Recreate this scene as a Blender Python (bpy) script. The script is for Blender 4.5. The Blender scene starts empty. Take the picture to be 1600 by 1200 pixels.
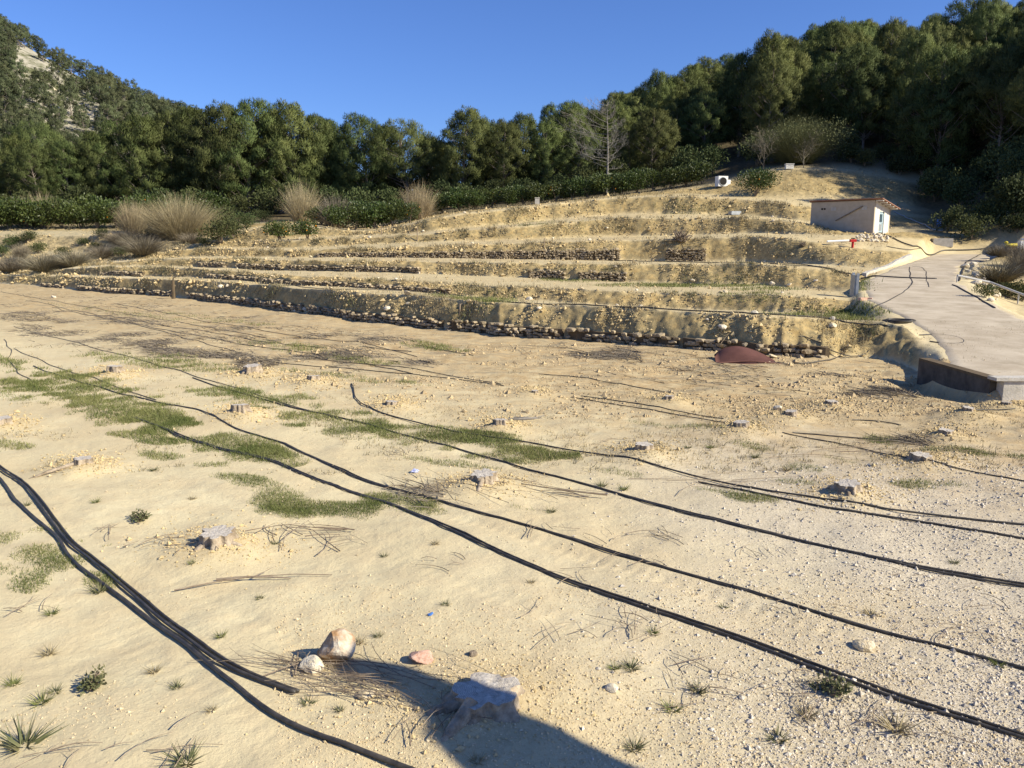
import bpy, math, random
import numpy as np
from mathutils import Vector

# ------------------------------------------------------------------ camera, sky, sun, exposure
SC = bpy.context.scene
COL = SC.collection
H, F, PITCH = 3.5, 1256.0, math.atan(220 / 1256.0)
cam = bpy.data.cameras.new('camera'); cam.sensor_width = 36; cam.lens = 36 * F / 1600
cam.clip_start = .05; cam.clip_end = 3000
camo = bpy.data.objects.new('camera', cam); COL.objects.link(camo)
camo.location = (0, 0, H); camo.rotation_euler = (math.pi / 2 - PITCH, 0, 0)
SC.camera = camo
SUN_B, SUN_EL = math.radians(22), math.radians(33)      # sun stands to the right, a little behind the camera
TOSUN = Vector((math.cos(SUN_B) * math.cos(SUN_EL), -math.sin(SUN_B) * math.cos(SUN_EL), math.sin(SUN_EL)))
W = bpy.data.worlds.new('World'); SC.world = W; W.use_nodes = True
nt = W.node_tree; nt.nodes.clear()
wo = nt.nodes.new('ShaderNodeOutputWorld'); bg = nt.nodes.new('ShaderNodeBackground'); sk = nt.nodes.new('ShaderNodeTexSky')
sk.sky_type = 'NISHITA'; sk.sun_disc = False; sk.sun_elevation = SUN_EL
sk.sun_rotation = math.atan2(TOSUN.x, TOSUN.y)
sk.altitude = 0; sk.air_density = 1.0; sk.dust_density = .3; sk.ozone_density = 9
bg.inputs[1].default_value = .081
tint = nt.nodes.new('ShaderNodeMix'); tint.data_type = 'RGBA'; tint.blend_type = 'MULTIPLY'; tint.inputs[0].default_value = 1; tint.inputs[7].default_value = (.95, .96, 1.20, 1)
nt.links.new(sk.outputs[0], tint.inputs[6]); nt.links.new(tint.outputs[2], bg.inputs[0]); nt.links.new(bg.outputs[0], wo.inputs[0])
sl = bpy.data.lights.new('sun', 'SUN'); sl.energy = 5; sl.angle = math.radians(.53); sl.color = (1, .925, .76)
so = bpy.data.objects.new('sun', sl); COL.objects.link(so)
so.rotation_euler = (-TOSUN).to_track_quat('-Z', 'Y').to_euler()
SC.view_settings.view_transform = 'Standard'; SC.view_settings.look = 'None'
SC.view_settings.exposure = .68; SC.view_settings.gamma = 1; SC.view_settings.use_curve_mapping = False

rng = np.random.default_rng(7); random.seed(7)
cP, sP = math.cos(PITCH), math.sin(PITCH)

# ------------------------------------------------------------------ helpers
def ray(px, py):
    cx, cy = (px - 800) / F, (600 - py) / F
    return np.array([cx, cP + cy * sP, -sP + cy * cP])
def at_depth(px, py, D):
    d = ray(px, py); t = D / d[1]; return np.array([d[0] * t, D, H + d[2] * t])
def flat(px, py, z=0.):
    d = ray(px, py); t = (z - H) / d[2]; return np.array([d[0] * t, d[1] * t, z])
def flatv(px, py, z=0.):
    cx, cy = (np.asarray(px) - 800) / F, (600 - np.asarray(py)) / F; dy = cP + cy * sP; dz = -sP + cy * cP; t = (z - H) / dz
    return np.stack([cx * t, dy * t, np.full(len(t), z)], 1)
def sstep(a, b, x):
    t = np.clip((x - a) / (b - a), 0, 1); return t * t * (3 - 2 * t)
_perm = np.random.default_rng(3).random((256, 256))
def vnoise(x, y):
    x = np.asarray(x, float); y = np.asarray(y, float)
    xi = np.floor(x).astype(int); yi = np.floor(y).astype(int); fx = x - xi; fy = y - yi
    fx = fx * fx * (3 - 2 * fx); fy = fy * fy * (3 - 2 * fy)
    a = _perm[xi & 255, yi & 255]; b = _perm[(xi + 1) & 255, yi & 255]
    c = _perm[xi & 255, (yi + 1) & 255]; d = _perm[(xi + 1) & 255, (yi + 1) & 255]
    return (a + (b - a) * fx) * (1 - fy) + (c + (d - c) * fx) * fy - .5
def fbm(x, y, o=4):
    s = 0; a = 1.
    for k in range(o):
        s = s + a * vnoise(x * 2 ** k + 17.3 * k, y * 2 ** k + 5.1 * k); a *= .5
    return s

def mesh_np(name, V, Fc, mats, smooth=False, mi=None, attrs=None):
    """V (N,3); Fc (M,3) or (M,4) int"""
    V = np.asarray(V, np.float32); Fc = np.asarray(Fc, np.int32)
    me = bpy.data.meshes.new(name); n = Fc.shape[1]
    me.vertices.add(len(V)); me.vertices.foreach_set('co', V.ravel())
    me.loops.add(Fc.size); me.loops.foreach_set('vertex_index', Fc.ravel())
    me.polygons.add(len(Fc)); me.polygons.foreach_set('loop_start', np.arange(len(Fc), dtype=np.int32) * n)
    me.polygons.foreach_set('loop_total', np.full(len(Fc), n, np.int32))
    if mi is not None: me.polygons.foreach_set('material_index', np.asarray(mi, np.int32))
    me.polygons.foreach_set('use_smooth', np.full(len(Fc), smooth))
    for k, a in (attrs or {}).items():
        at = me.attributes.new(k, 'FLOAT', 'POINT'); at.data.foreach_set('value', np.asarray(a, np.float32))
    for m in (mats if isinstance(mats, (list, tuple)) else [mats]): me.materials.append(m)
    me.update(calc_edges=True); return me
def link(name, me, parent=None, loc=(0, 0, 0), rot=(0, 0, 0), scale=(1, 1, 1)):
    o = bpy.data.objects.new(name, me); COL.objects.link(o)
    if parent is not None: o.parent = parent
    o.location = loc; o.rotation_euler = rot; o.scale = scale; return o
def tag(o, label=None, cat=None, group=None, kind=None):
    if label: o['label'] = label
    if cat: o['category'] = cat
    if group: o['group'] = group
    if kind: o['kind'] = kind
    return o
def thing(name, label, cat, loc=(0, 0, 0), rotz=0, group=None, scale=1.):
    s = (scale,) * 3 if not isinstance(scale, tuple) else scale
    return tag(link(name, None, None, loc, (0, 0, rotz), s), label, cat, group)

class MB:                                                # collects polygons into one mesh
    def __init__(s): s.v = []; s.f = []; s.m = []
    def add(s, V, Fc, mi=0):
        o = len(s.v); s.v.extend([tuple(p) for p in V]); s.f.extend([tuple(i + o for i in f) for f in Fc]); s.m.extend([mi] * len(Fc))
    def box(s, c, d, rz=0, mi=0, rx=0):
        V = []
        for x in (-1, 1):
            for y in (-1, 1):
                for z in (-1, 1):
                    p = Vector((x * d[0] / 2, y * d[1] / 2, z * d[2] / 2))
                    if rx: p = Vector((p.x, p.y * math.cos(rx) - p.z * math.sin(rx), p.y * math.sin(rx) + p.z * math.cos(rx)))
                    V.append((c[0] + p.x * math.cos(rz) - p.y * math.sin(rz), c[1] + p.x * math.sin(rz) + p.y * math.cos(rz), c[2] + p.z))
        s.add(V, [(0, 1, 3, 2), (4, 6, 7, 5), (0, 4, 5, 1), (2, 3, 7, 6), (0, 2, 6, 4), (1, 5, 7, 3)], mi)
    def tube(s, pts, rad, n=6, mi=0, cap=True):
        P = np.array(pts, float); k = len(P)
        R = np.full(k, rad) if np.isscalar(rad) else np.array(rad, float)
        T = np.gradient(P, axis=0); T /= np.linalg.norm(T, axis=1)[:, None] + 1e-9
        ref = np.array([0, 0, 1.]) if abs(T[:, 2]).mean() < .8 else np.array([1., 0, 0])
        A = np.cross(T, ref); A /= np.linalg.norm(A, axis=1)[:, None] + 1e-9; B = np.cross(T, A)
        th = np.arange(n) * 2 * math.pi / n
        V = P[:, None, :] + R[:, None, None] * (np.cos(th)[None, :, None] * A[:, None, :] + np.sin(th)[None, :, None] * B[:, None, :])
        Fc = [(i * n + j, i * n + (j + 1) % n, (i + 1) * n + (j + 1) % n, (i + 1) * n + j) for i in range(k - 1) for j in range(n)]
        if cap: Fc += [tuple(range(n)), tuple(range((k - 1) * n, k * n))]
        s.add(V.reshape(-1, 3), Fc, mi)
    def mesh(s, name, mats, smooth=False):
        me = bpy.data.meshes.new(name); me.from_pydata(s.v, [], s.f)
        for m in (mats if isinstance(mats, (list, tuple)) else [mats]): me.materials.append(m)
        me.polygons.foreach_set('material_index', s.m); me.polygons.foreach_set('use_smooth', [smooth] * len(s.f))
        me.update(); return me
    def obj(s, name, mats, parent=None, smooth=False, **k): return link(name, s.mesh(name, mats, smooth), parent, **k)

ORD = 'zero first second third fourth fifth sixth seventh eighth ninth tenth eleventh twelfth thirteenth fourteenth fifteenth sixteenth seventeenth eighteenth nineteenth'.split()
TENS = {20: 'twenty', 30: 'thirty', 40: 'forty', 50: 'fifty', 60: 'sixty', 70: 'seventy', 80: 'eighty'}
def ordinal(n):
    if n < 20: return ORD[n]
    t, u = n // 10 * 10, n % 10
    return TENS[t] + '-' + ORD[u] if u else {20: 'twentieth', 30: 'thirtieth', 40: 'fortieth', 50: 'fiftieth', 60: 'sixtieth', 70: 'seventieth', 80: 'eightieth'}[t]

# ------------------------------------------------------------------ materials
def mat(name, col, rough=.9, col2=None, scale=4., detail=6., bump=0., bscale=None, metal=0., objvar=0., spec=.2, trans=0.):
    m = bpy.data.materials.new(name); m.use_nodes = True; t = m.node_tree; N = t.nodes; L = t.links
    b = N['Principled BSDF']; b.inputs['Roughness'].default_value = rough; b.inputs['Metallic'].default_value = metal
    b.inputs['Specular IOR Level'].default_value = spec
    b.inputs['Base Color'].default_value = (*col, 1); src = None
    tc = N.new('ShaderNodeTexCoord')
    if col2 is not None:
        nz = N.new('ShaderNodeTexNoise'); nz.inputs['Scale'].default_value = scale; nz.inputs['Detail'].default_value = detail; nz.inputs['Roughness'].default_value = .65
        L.new(tc.outputs['Object'], nz.inputs['Vector'])
        rp = N.new('ShaderNodeValToRGB'); rp.color_ramp.elements[0].position = .36; rp.color_ramp.elements[1].position = .64
        rp.color_ramp.elements[0].color = (*col, 1); rp.color_ramp.elements[1].color = (*col2, 1)
        L.new(nz.outputs[0], rp.inputs[0]); src = rp.outputs[0]
    if objvar:
        oi = N.new('ShaderNodeObjectInfo'); hs = N.new('ShaderNodeHueSaturation')
        mr = N.new('ShaderNodeMapRange'); mr.inputs[3].default_value = 1 - objvar; mr.inputs[4].default_value = 1 + objvar
        L.new(oi.outputs['Random'], mr.inputs[0]); L.new(mr.outputs[0], hs.inputs['Value'])
        mr2 = N.new('ShaderNodeMapRange'); mr2.inputs[3].default_value = .5 - objvar * .09; mr2.inputs[4].default_value = .5 + objvar * .06
        ml = N.new('ShaderNodeMath'); ml.operation = 'MULTIPLY'; ml.inputs[1].default_value = 7.31
        fr = N.new('ShaderNodeMath'); fr.operation = 'FRACT'
        L.new(oi.outputs['Random'], ml.inputs[0]); L.new(ml.outputs[0], fr.inputs[0]); L.new(fr.outputs[0], mr2.inputs[0]); L.new(mr2.outputs[0], hs.inputs['Hue'])
        if src is None:
            hs.inputs['Color'].default_value = (*col, 1)
        else: L.new(src, hs.inputs['Color'])
        src = hs.outputs[0]
    if src is not None: L.new(src, b.inputs['Base Color'])
    if bump:
        n2 = N.new('ShaderNodeTexNoise'); n2.inputs['Scale'].default_value = bscale or scale * 3; n2.inputs['Detail'].default_value = 8
        L.new(tc.outputs['Object'], n2.inputs['Vector'])
        bp = N.new('ShaderNodeBump'); bp.inputs['Strength'].default_value = bump; bp.inputs['Distance'].default_value = .02
        L.new(n2.outputs[0], bp.inputs['Height']); L.new(bp.outputs[0], b.inputs['Normal'])
    if trans:
        tr = N.new('ShaderNodeBsdfTranslucent'); mx = N.new('ShaderNodeMixShader'); mx.inputs[0].default_value = trans
        if src is not None: L.new(src, tr.inputs[0])
        else: tr.inputs[0].default_value = (*col, 1)
        L.new(b.outputs[0], mx.inputs[1]); L.new(tr.outputs[0], mx.inputs[2]); L.new(mx.outputs[0], N['Material Output'].inputs[0])
    return m

M = {}
M['needle'] = mat('pine_needles', (.068, .091, .026), .75, (.134, .155, .050), .9, 3, objvar=.28, trans=.25)
M['needle_far'] = mat('hill_pine_needles', (.062, .078, .036), .8, (.115, .130, .062), .9, 3, objvar=.25, trans=.2)
M['pinebark'] = mat('pine_bark', (.16, .125, .10), .95, (.28, .24, .20), 5)
M['citrus'] = mat('citrus_leaf', (.042, .070, .014), .5, (.080, .105, .024), 2, 3, objvar=.2, spec=.4, trans=.2)
M['orange'] = mat('orange_fruit', (.75, .28, .02), .5)
M['shrub'] = mat('shrub_leaf', (.05, .068, .022), .8, (.09, .105, .04), 1.5, 3, objvar=.3, trans=.2)
M['greyshrub'] = mat('dry_twigs', (.15, .13, .095), .9, (.24, .21, .145), 2, 3, objvar=.2)
M['oliveshrub'] = mat('olive_twigs', (.105, .115, .045), .9, (.18, .185, .085), 2, 3, objvar=.1, trans=.1)
M['reed'] = mat('dry_reed', (.32, .265, .15), .85, (.47, .39, .235), 1.2, 3, objvar=.1, trans=.15)
M['reedgreen'] = mat('reed_base', (.16, .18, .08), .85, (.28, .27, .13), 1.2, 3)
M['deadwood'] = mat('dead_wood', (.165, .148, .125), .9, (.28, .255, .22), 6)
M['grass'] = mat('grass_blade', (.12, .145, .04), .7, (.235, .235, .085), .7, 4, trans=.2)
M['weed'] = mat('weed_blade', (.10, .115, .05), .8, (.20, .18, .09), 3, 4, trans=.15)
M['drygrass'] = mat('dry_grass', (.22, .19, .11), .85, (.40, .32, .18), .8, 4, trans=.1)
M['twig'] = mat('dry_twig', (.17, .125, .085), .9, (.30, .24, .17), 9)
M['hose'] = mat('black_polyethylene', (.018, .017, .016), .5, (.085, .072, .055), 9, 7, spec=.5)
M['stumptop'] = mat('weathered_cut_wood', (.42, .37, .30), .85, (.64, .58, .49), 14, 8, bump=.6, bscale=40)
def add_rings(m):
    t = m.node_tree; N = t.nodes; L = t.links; b = N['Principled BSDF']; old = b.inputs['Base Color'].links[0].from_socket
    tc = N.new('ShaderNodeTexCoord'); wv = N.new('ShaderNodeTexWave'); wv.wave_type = 'RINGS'; wv.rings_direction = 'Z'; wv.inputs['Scale'].default_value = 22; wv.inputs['Distortion'].default_value = 5; wv.inputs['Detail'].default_value = 4; wv.inputs['Detail Scale'].default_value = 2
    vo = N.new('ShaderNodeTexVoronoi'); vo.feature = 'DISTANCE_TO_EDGE'; vo.inputs['Scale'].default_value = 9
    L.new(tc.outputs['Object'], wv.inputs['Vector']); L.new(tc.outputs['Object'], vo.inputs['Vector'])
    r = N.new('ShaderNodeMapRange'); r.inputs[3].default_value = .72; r.inputs[4].default_value = 1.08; L.new(wv.outputs['Fac'], r.inputs[0])
    r2 = N.new('ShaderNodeMapRange'); r2.inputs[2].default_value = .035; r2.inputs[3].default_value = .8; L.new(vo.outputs['Distance'], r2.inputs[0])
    mu = N.new('ShaderNodeMath'); mu.operation = 'MULTIPLY'; L.new(r.outputs[0], mu.inputs[0]); L.new(r2.outputs[0], mu.inputs[1])
    x = N.new('ShaderNodeMix'); x.data_type = 'RGBA'; x.blend_type = 'MULTIPLY'; x.inputs[0].default_value = 1; L.new(old, x.inputs[6]); L.new(mu.outputs[0], x.inputs[7]); L.new(x.outputs[2], b.inputs['Base Color'])
add_rings(M['stumptop'])
M['stumpbark'] = mat('stump_bark', (.19, .145, .095), .95, (.44, .36, .26), 9, 8, bump=.8, bscale=30)
M['rock'] = mat('limestone', (.56, .47, .32), .9, (.72, .64, .50), 5, 8, bump=.6, bscale=16)
M['rock2'] = mat('ochre_limestone', (.50, .39, .22), .9, (.70, .60, .42), 4, 8, bump=.7, bscale=14)
M['rockorange'] = mat('iron_stained_stone', (.36, .21, .10), .9, (.56, .49, .38), 3, 5, bump=.6, bscale=16)
M['rockpink'] = mat('pink_stone', (.55, .30, .20), .9, (.66, .46, .34), 12, 6, bump=.5)
M['wallstone'] = mat('dry_wall_stone', (.19, .15, .095), .95, (.46, .37, .24), 2.3, 8, bump=.6, bscale=12)
M['wallcore'] = mat('wall_earth_core', (.09, .068, .042), .98, (.15, .11, .065), 3)
M['pebble'] = mat('pebbles', (.44, .34, .19), .9, (.64, .53, .35), 21, 3)
M['greypebble'] = mat('grey_pebbles', (.40, .345, .26), .9, (.64, .57, .46), 21, 3)
M['clod'] = mat('soil_clods', (.44, .33, .16), .97, (.58, .455, .25), 11, 5)
M['render'] = mat('cement_render', (.43, .355, .255), .9, (.51, .43, .32), 1.6, 8, bump=.2, bscale=30)
M['whitewall'] = mat('whitewash', (.78, .75, .66), .85, (.68, .64, .54), 2.5, 7)
M['roofedge'] = mat('clay_roof', (.24, .12, .08), .85, (.33, .19, .135), 3, 6)
M['doorpaint'] = mat('blue_grey_paint', (.30, .40, .44), .6, (.40, .48, .50), 5)
M['doordark'] = mat('door_glass', (.06, .09, .11), .2)
M['dark'] = mat('dark_opening', (.02, .018, .016), .8)
M['rust'] = mat('rusty_sheet', (.085, .036, .028), .75, (.125, .055, .042), 2.2, 8, bump=.15)
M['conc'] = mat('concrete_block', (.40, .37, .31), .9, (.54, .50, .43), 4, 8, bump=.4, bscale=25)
M['shadeconc'] = mat('shade_dark_concrete', (.065, .056, .047), .95, (.12, .105, .085), 3, 8)  # shade of the wall's side face put into the concrete colour
M['white'] = mat('white_plastic', (.78, .77, .72), .5)
M['blue'] = mat('blue_plastic', (.06, .16, .42), .4, (.09, .20, .46), 3)
M['red'] = mat('red_paint', (.52, .03, .03), .5)
M['yellow'] = mat('yellow_plastic', (.62, .50, .06), .6)
M['steel'] = mat('grey_steel', (.30, .32, .33), .5, (.40, .42, .43), 4, metal=.4)
M['blueplastic'] = mat('blue_white_wrapper', (.12, .17, .55), .5, (.75, .77, .85), 12, 2)
M['pipe'] = mat('grey_pipe', (.42, .41, .39), .6)

# ------------------------------------------------------------------ the terrain as a height function
# Each row of the table is one column of the view; each entry is (image row or height, distance): foot and crest lines of the banks
def zt(z): return ('z', z)
LINES = ['F1', 'C1', 'F2', 'C2', 'F3', 'C3', 'F4', 'C4', 'F5', 'C5', 'F6', 'C6', 'F7', 'C7', 'PF', 'PM', 'PR', 'PX']
TAB = {
 -500: [(425, 100), (421, 103), (420, 105), (419, 106), (418, 107), (418, 108), (418, 109), (417, 110), (zt(.2), 112), (398, 114), (394, 115), (372, 118), (365, 120), (357, 123), (zt(7), 126), (zt(38), 165), (zt(125), 270), (zt(110), 380)],
 -150: [(434, 81), (426, 84), (425, 86), (424, 87), (423.5, 88), (423, 89), (423, 89.5), (422.5, 90), (zt(0), 92), (398, 95), (394, 96), (370, 99), (362, 101), (355, 104), (zt(7), 110), (zt(24), 155), (zt(88), 255), (zt(80), 380)],
 0:    [(441, 72), (430, 74.5), (428.5, 77), (427, 78), (426, 79), (425.5, 80), (425, 80.5), (424, 81), (zt(-.3), 84), (399, 88), (395, 89), (370, 92), (362, 95), (355, 99), (zt(6.5), 106), (zt(17), 150), (zt(68), 250), (zt(60), 380)],
 160:  [(456, 58.5), (433, 60.8), (430, 64), (416, 66.5), (413.5, 69), (410, 71.5), (408.5, 73), (406, 75), (zt(.6), 80), (398, 86), (392, 88), (368, 92), (360, 95), (354, 99), (zt(6.5), 106), (zt(14), 150), (zt(51), 250), (zt(46), 380)],
 300:  [(466, 51.8), (438, 54), (433, 58.5), (419, 60.7), (417, 65), (403, 67.3), (401, 72), (388, 74.5), (385, 79), (380, 82), (zt(2.2), 85), (zt(3.4), 89), (370, 92), (360, 97), (zt(7), 106), (zt(12), 150), (zt(39), 250), (zt(36), 380)],
 450:  [(484, 42.3), (450, 44.5), (444.5, 50), (430, 52.2), (423, 59.5), (407, 62), (402, 69), (391, 71.5), (388, 75), (375, 78), (371, 83), (347, 87), (346, 92), (345, 96), (zt(7), 106), (zt(11), 150), (zt(31), 250), (zt(30), 380)],
 560:  [(500, 36.6), (457, 38.8), (450, 46), (434, 48.2), (424.5, 57), (408, 59.4), (402, 67.5), (388, 70), (383, 73.5), (372, 76), (368, 82), (364, 86), (360, 92), (356, 97), (zt(7), 106), (zt(11), 150), (zt(24), 250), (zt(24), 380)],
 640:  [(509, 34.3), (463, 36.5), (455.5, 44), (439, 46.2), (427, 55.5), (408.5, 58), (403, 66.5), (386, 69), (378, 72.5), (368, 75), (365, 79), (352, 82), (350, 90), (347, 97), (zt(7.5), 106), (zt(12), 150), (zt(18), 250), (zt(18), 380)],
 690:  [(513, 33.1), (467, 35.3), (459.5, 43), (442, 45.2), (429, 54.5), (409.5, 57), (403.5, 66), (384.5, 68.5), (376.5, 72), (362, 74.5), (359, 79), (337, 82), (335.5, 90), (333, 97), (zt(8), 106), (zt(12), 150), (zt(14), 250), (zt(14), 380)],
 780:  [(521, 31.2), (471.5, 33.4), (467, 41.5), (448, 43.7), (433, 53), (411.5, 55.4), (405, 65.5), (381, 68), (375, 72), (356, 74.5), (352, 80), (328, 83), (327, 90), (325, 97), (zt(8.5), 106), (zt(14), 150), (zt(12), 250), (zt(12), 380)],
 960:  [(535, 28.4), (480.5, 30.6), (478, 39), (454, 41.2), (441, 51), (413, 53.6), (407, 64), (375, 67), (370, 73), (341, 75.6), (335, 82), (309, 85), (308, 91), (306, 97), (zt(10), 106), (zt(21), 150), (zt(12), 250), (zt(12), 380)],
 1060: [(543, 27.1), (486, 29.3), (482, 38), (457, 40.2), (444, 50), (412.5, 52.6), (408, 63), (373, 66), (367.5, 71.5), (340, 74), (334, 80.5), (305, 83.5), (303, 90), (296, 94), (zt(11.5), 106), (zt(25), 150), (zt(14), 250), (zt(12), 380)],
 1130: [(549, 26), (489.5, 28.2), (484.5, 37), (459, 39.2), (446, 49), (412.5, 51.6), (409, 62), (371, 65), (365.5, 70.5), (340, 73), (336, 79.5), (310, 82.5), (306, 88.5), (288, 93), (zt(13), 106), (zt(27), 148), (zt(15), 250), (zt(12), 380)],
 1193: [(555, 25), (494, 27.3), (486.5, 36.2), (457, 38.5), (446, 48), (413.5, 50.6), (410, 61), (369, 64), (364, 69.5), (340, 72.2), (337, 78.5), (313, 81.5), (307, 86), (264, 92), (zt(14), 105), (zt(28.5), 146), (zt(16), 250), (zt(12), 380)],
 1250: [(557, 24.8), (497, 27), (488.5, 35.5), (462, 37.8), (450, 47), (417, 49.6), (411, 59), (373, 63), (366.5, 66), (349, 71.8), (345, 76), (320, 80), (311, 84), (262, 91), (zt(14.5), 104), (zt(30), 144), (zt(16), 250), (zt(12), 380)],
 1330: [(558, 24.6), (502, 26.8), (491, 34.5), (469, 36.7), (456, 44.5), (425, 48), (416, 53), (386, 58.5), (366, 62.5), (362.5, 71.5), (360, 75), (330, 81), (312, 85), (266, 91), (zt(15), 104), (zt(31), 142), (zt(17), 250), (zt(12), 380)],
 1405: [(561, 24.0), (503, 25.6), (497, 33), (472, 35), (462, 42), (432, 46), (422, 52), (392, 58.5), (371, 63), (363, 71), (358, 75.5), (336, 81.5), (320, 85.5), (281, 91.5), (zt(16), 103.5), (zt(31), 141), (zt(17), 250), (zt(12), 380)],
 1450: [(zt(0), 21.5), (zt(.85), 23.8), (zt(1.0), 33), (zt(1.1), 35), (zt(1.5), 43), (zt(1.7), 47), (zt(2.2), 54), (394, 60), (378, 64), (363, 70), (357, 76), (340, 82), (326, 86), (292, 92), (zt(16.5), 103), (zt(31), 140), (zt(17), 250), (zt(12), 380)],
 1510: [(zt(.1), 21), (zt(.5), 25), (zt(.9), 33), (zt(1.0), 35), (zt(1.6), 43), (zt(1.9), 47), (zt(2.3), 56), (391, 62), (386, 66), (373, 71), (362, 76), (338, 82), (318, 86), (282, 92), (zt(18.5), 103), (zt(31), 138), (zt(17), 250), (zt(12), 380)],
 1600: [(zt(.1), 21), (zt(.2), 25), (zt(-.4), 32), (zt(-.2), 36), (zt(.4), 43), (zt(1.1), 47), (zt(2.2), 54), (zt(3.4), 60), (zt(4.2), 64), (zt(6), 69), (zt(8), 73), (zt(11), 79), (zt(13), 83), (zt(16), 90), (zt(21), 103), (zt(32), 135), (zt(17), 250), (zt(12), 380)],
 1800: [(zt(.1), 18), (zt(.2), 22), (zt(-.2), 29), (zt(.3), 33), (zt(1), 39), (zt(2), 43), (zt(4), 48), (zt(6), 53), (zt(8), 57), (zt(10), 61), (zt(12), 65), (zt(15), 71), (zt(17), 75), (zt(20), 82), (zt(26), 95), (zt(35), 125), (zt(20), 250), (zt(12), 380)],
 2500: [(zt(.1), 12), (zt(.3), 15), (zt(.8), 20), (zt(1.3), 23), (zt(2), 28), (zt(3), 32), (zt(5), 36), (zt(7), 40), (zt(9), 44), (zt(11), 48), (zt(13), 52), (zt(16), 57), (zt(19), 61), (zt(23), 67), (zt(29), 80), (zt(36), 105), (zt(22), 250), (zt(12), 380)],
}
PH = np.linspace(-1.15, 1.5, 900)
K = len(LINES)
DK = np.zeros((K, len(PH))); ZK = np.zeros((K, len(PH)))
for k in range(K):
    ph, dd, zz = [], [], []
    for px in sorted(TAB):
        a, D = TAB[px][k]
        if k % 2 and k < 13 and 100 < px < 1300: D = TAB[px][k - 1][1] + (D - TAB[px][k - 1][1]) * {1: .42, 3: .36, 5: .34, 7: .30, 9: .30, 11: .34}[k]      # banks are steep
        if isinstance(a, tuple): p = at_depth(px, 380, D); p[2] = a[1]
        else: p = at_depth(px, a, D)
        if k == 0 and -200 < px < 1430: p[2] = 0.
        ph.append(p[0] / p[1]); dd.append(D); zz.append(p[2])
    DK[k] = np.interp(PH, ph, dd); ZK[k] = np.interp(PH, ph, zz)
g = np.exp(-.5 * (np.arange(-24, 25) / 7.) ** 2); g /= g.sum()
for A in (DK, ZK):
    for k in range(K):
        A[k] = np.convolve(np.pad(A[k], 24, mode='edge'), g, mode='valid')
for k in range(K):                                        # the crest lines wander a little, as dug earth does
    if k < 13: DK[k] += .45 * fbm(PH * 22 + k * 9.1, PH * 0 + k * 3.7, 3) * np.clip(DK[k] / 40, .4, 1.3) + .16 * fbm(PH * 110 + k * 5.3, PH * 0 + k * 1.7, 3)
for k in range(1, K): DK[k] = np.maximum(DK[k], DK[k - 1] + .35)
WALLH = {0: .38, 2: .55, 4: .6, 6: .58}                    # share of the bank that is a steep (walled) foot
def inwall(k, ph):
    px = 800 + ph * F * 1.012
    rngs = {0: [(55, 1318)], 2: [(150, 225), (320, 705)], 4: [(305, 660), (822, 980)], 6: [(490, 970), (1035, 1105)]}.get(k, [])
    w = np.zeros_like(ph)
    for a, b in rngs: w = np.maximum(w, sstep(a - 6, a + 6, px) * (1 - sstep(b - 6, b + 6, px)))
    return w

ROADPTS = np.array([(10.9, 17.2, 17.5), (11.0, 20, 17.2), (12.0, 22.2, 17.0), (13.7, 27.5, 18.0), (14.9, 34, 20.0), (18.4, 42.5, 23.6), (24.5, 52, 28.6), (31.5, 62, 37.0), (34.5, 66.5, 41.0)])
def road_edges(y): return np.interp(y, ROADPTS[:, 1], ROADPTS[:, 0]), np.interp(y, ROADPTS[:, 1], ROADPTS[:, 2])
def road_z(y): return .33 + (np.clip(y, 17.2, 80) - 18) * .0478

# tree stumps of the field: image x, y of the cut face, width there
STUMPS = [(760, 1062, 128), (340, 832, 62), (130, 716, 34), (4, 652, 30), (755, 742, 46), (1325, 758, 44), (1006, 695, 34), (376, 634, 32),
          (181, 576, 26), (394, 572, 30), (490, 586, 24), (1158, 662, 28), (612, 622, 24), (782, 654, 26), (1440, 710, 36), (1236, 641, 22),
          (1300, 624, 22), (1512, 645, 20), (1046, 617, 18), (1572, 634, 18), (836, 604, 12), (1478, 672, 26)]
SPOS = []
for px, py, w in STUMPS:
    p = flat(px, py + w * .12, 0.16); SPOS.append((p[0], p[1], w * p[1] / F))
SP = np.array(SPOS)

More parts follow.
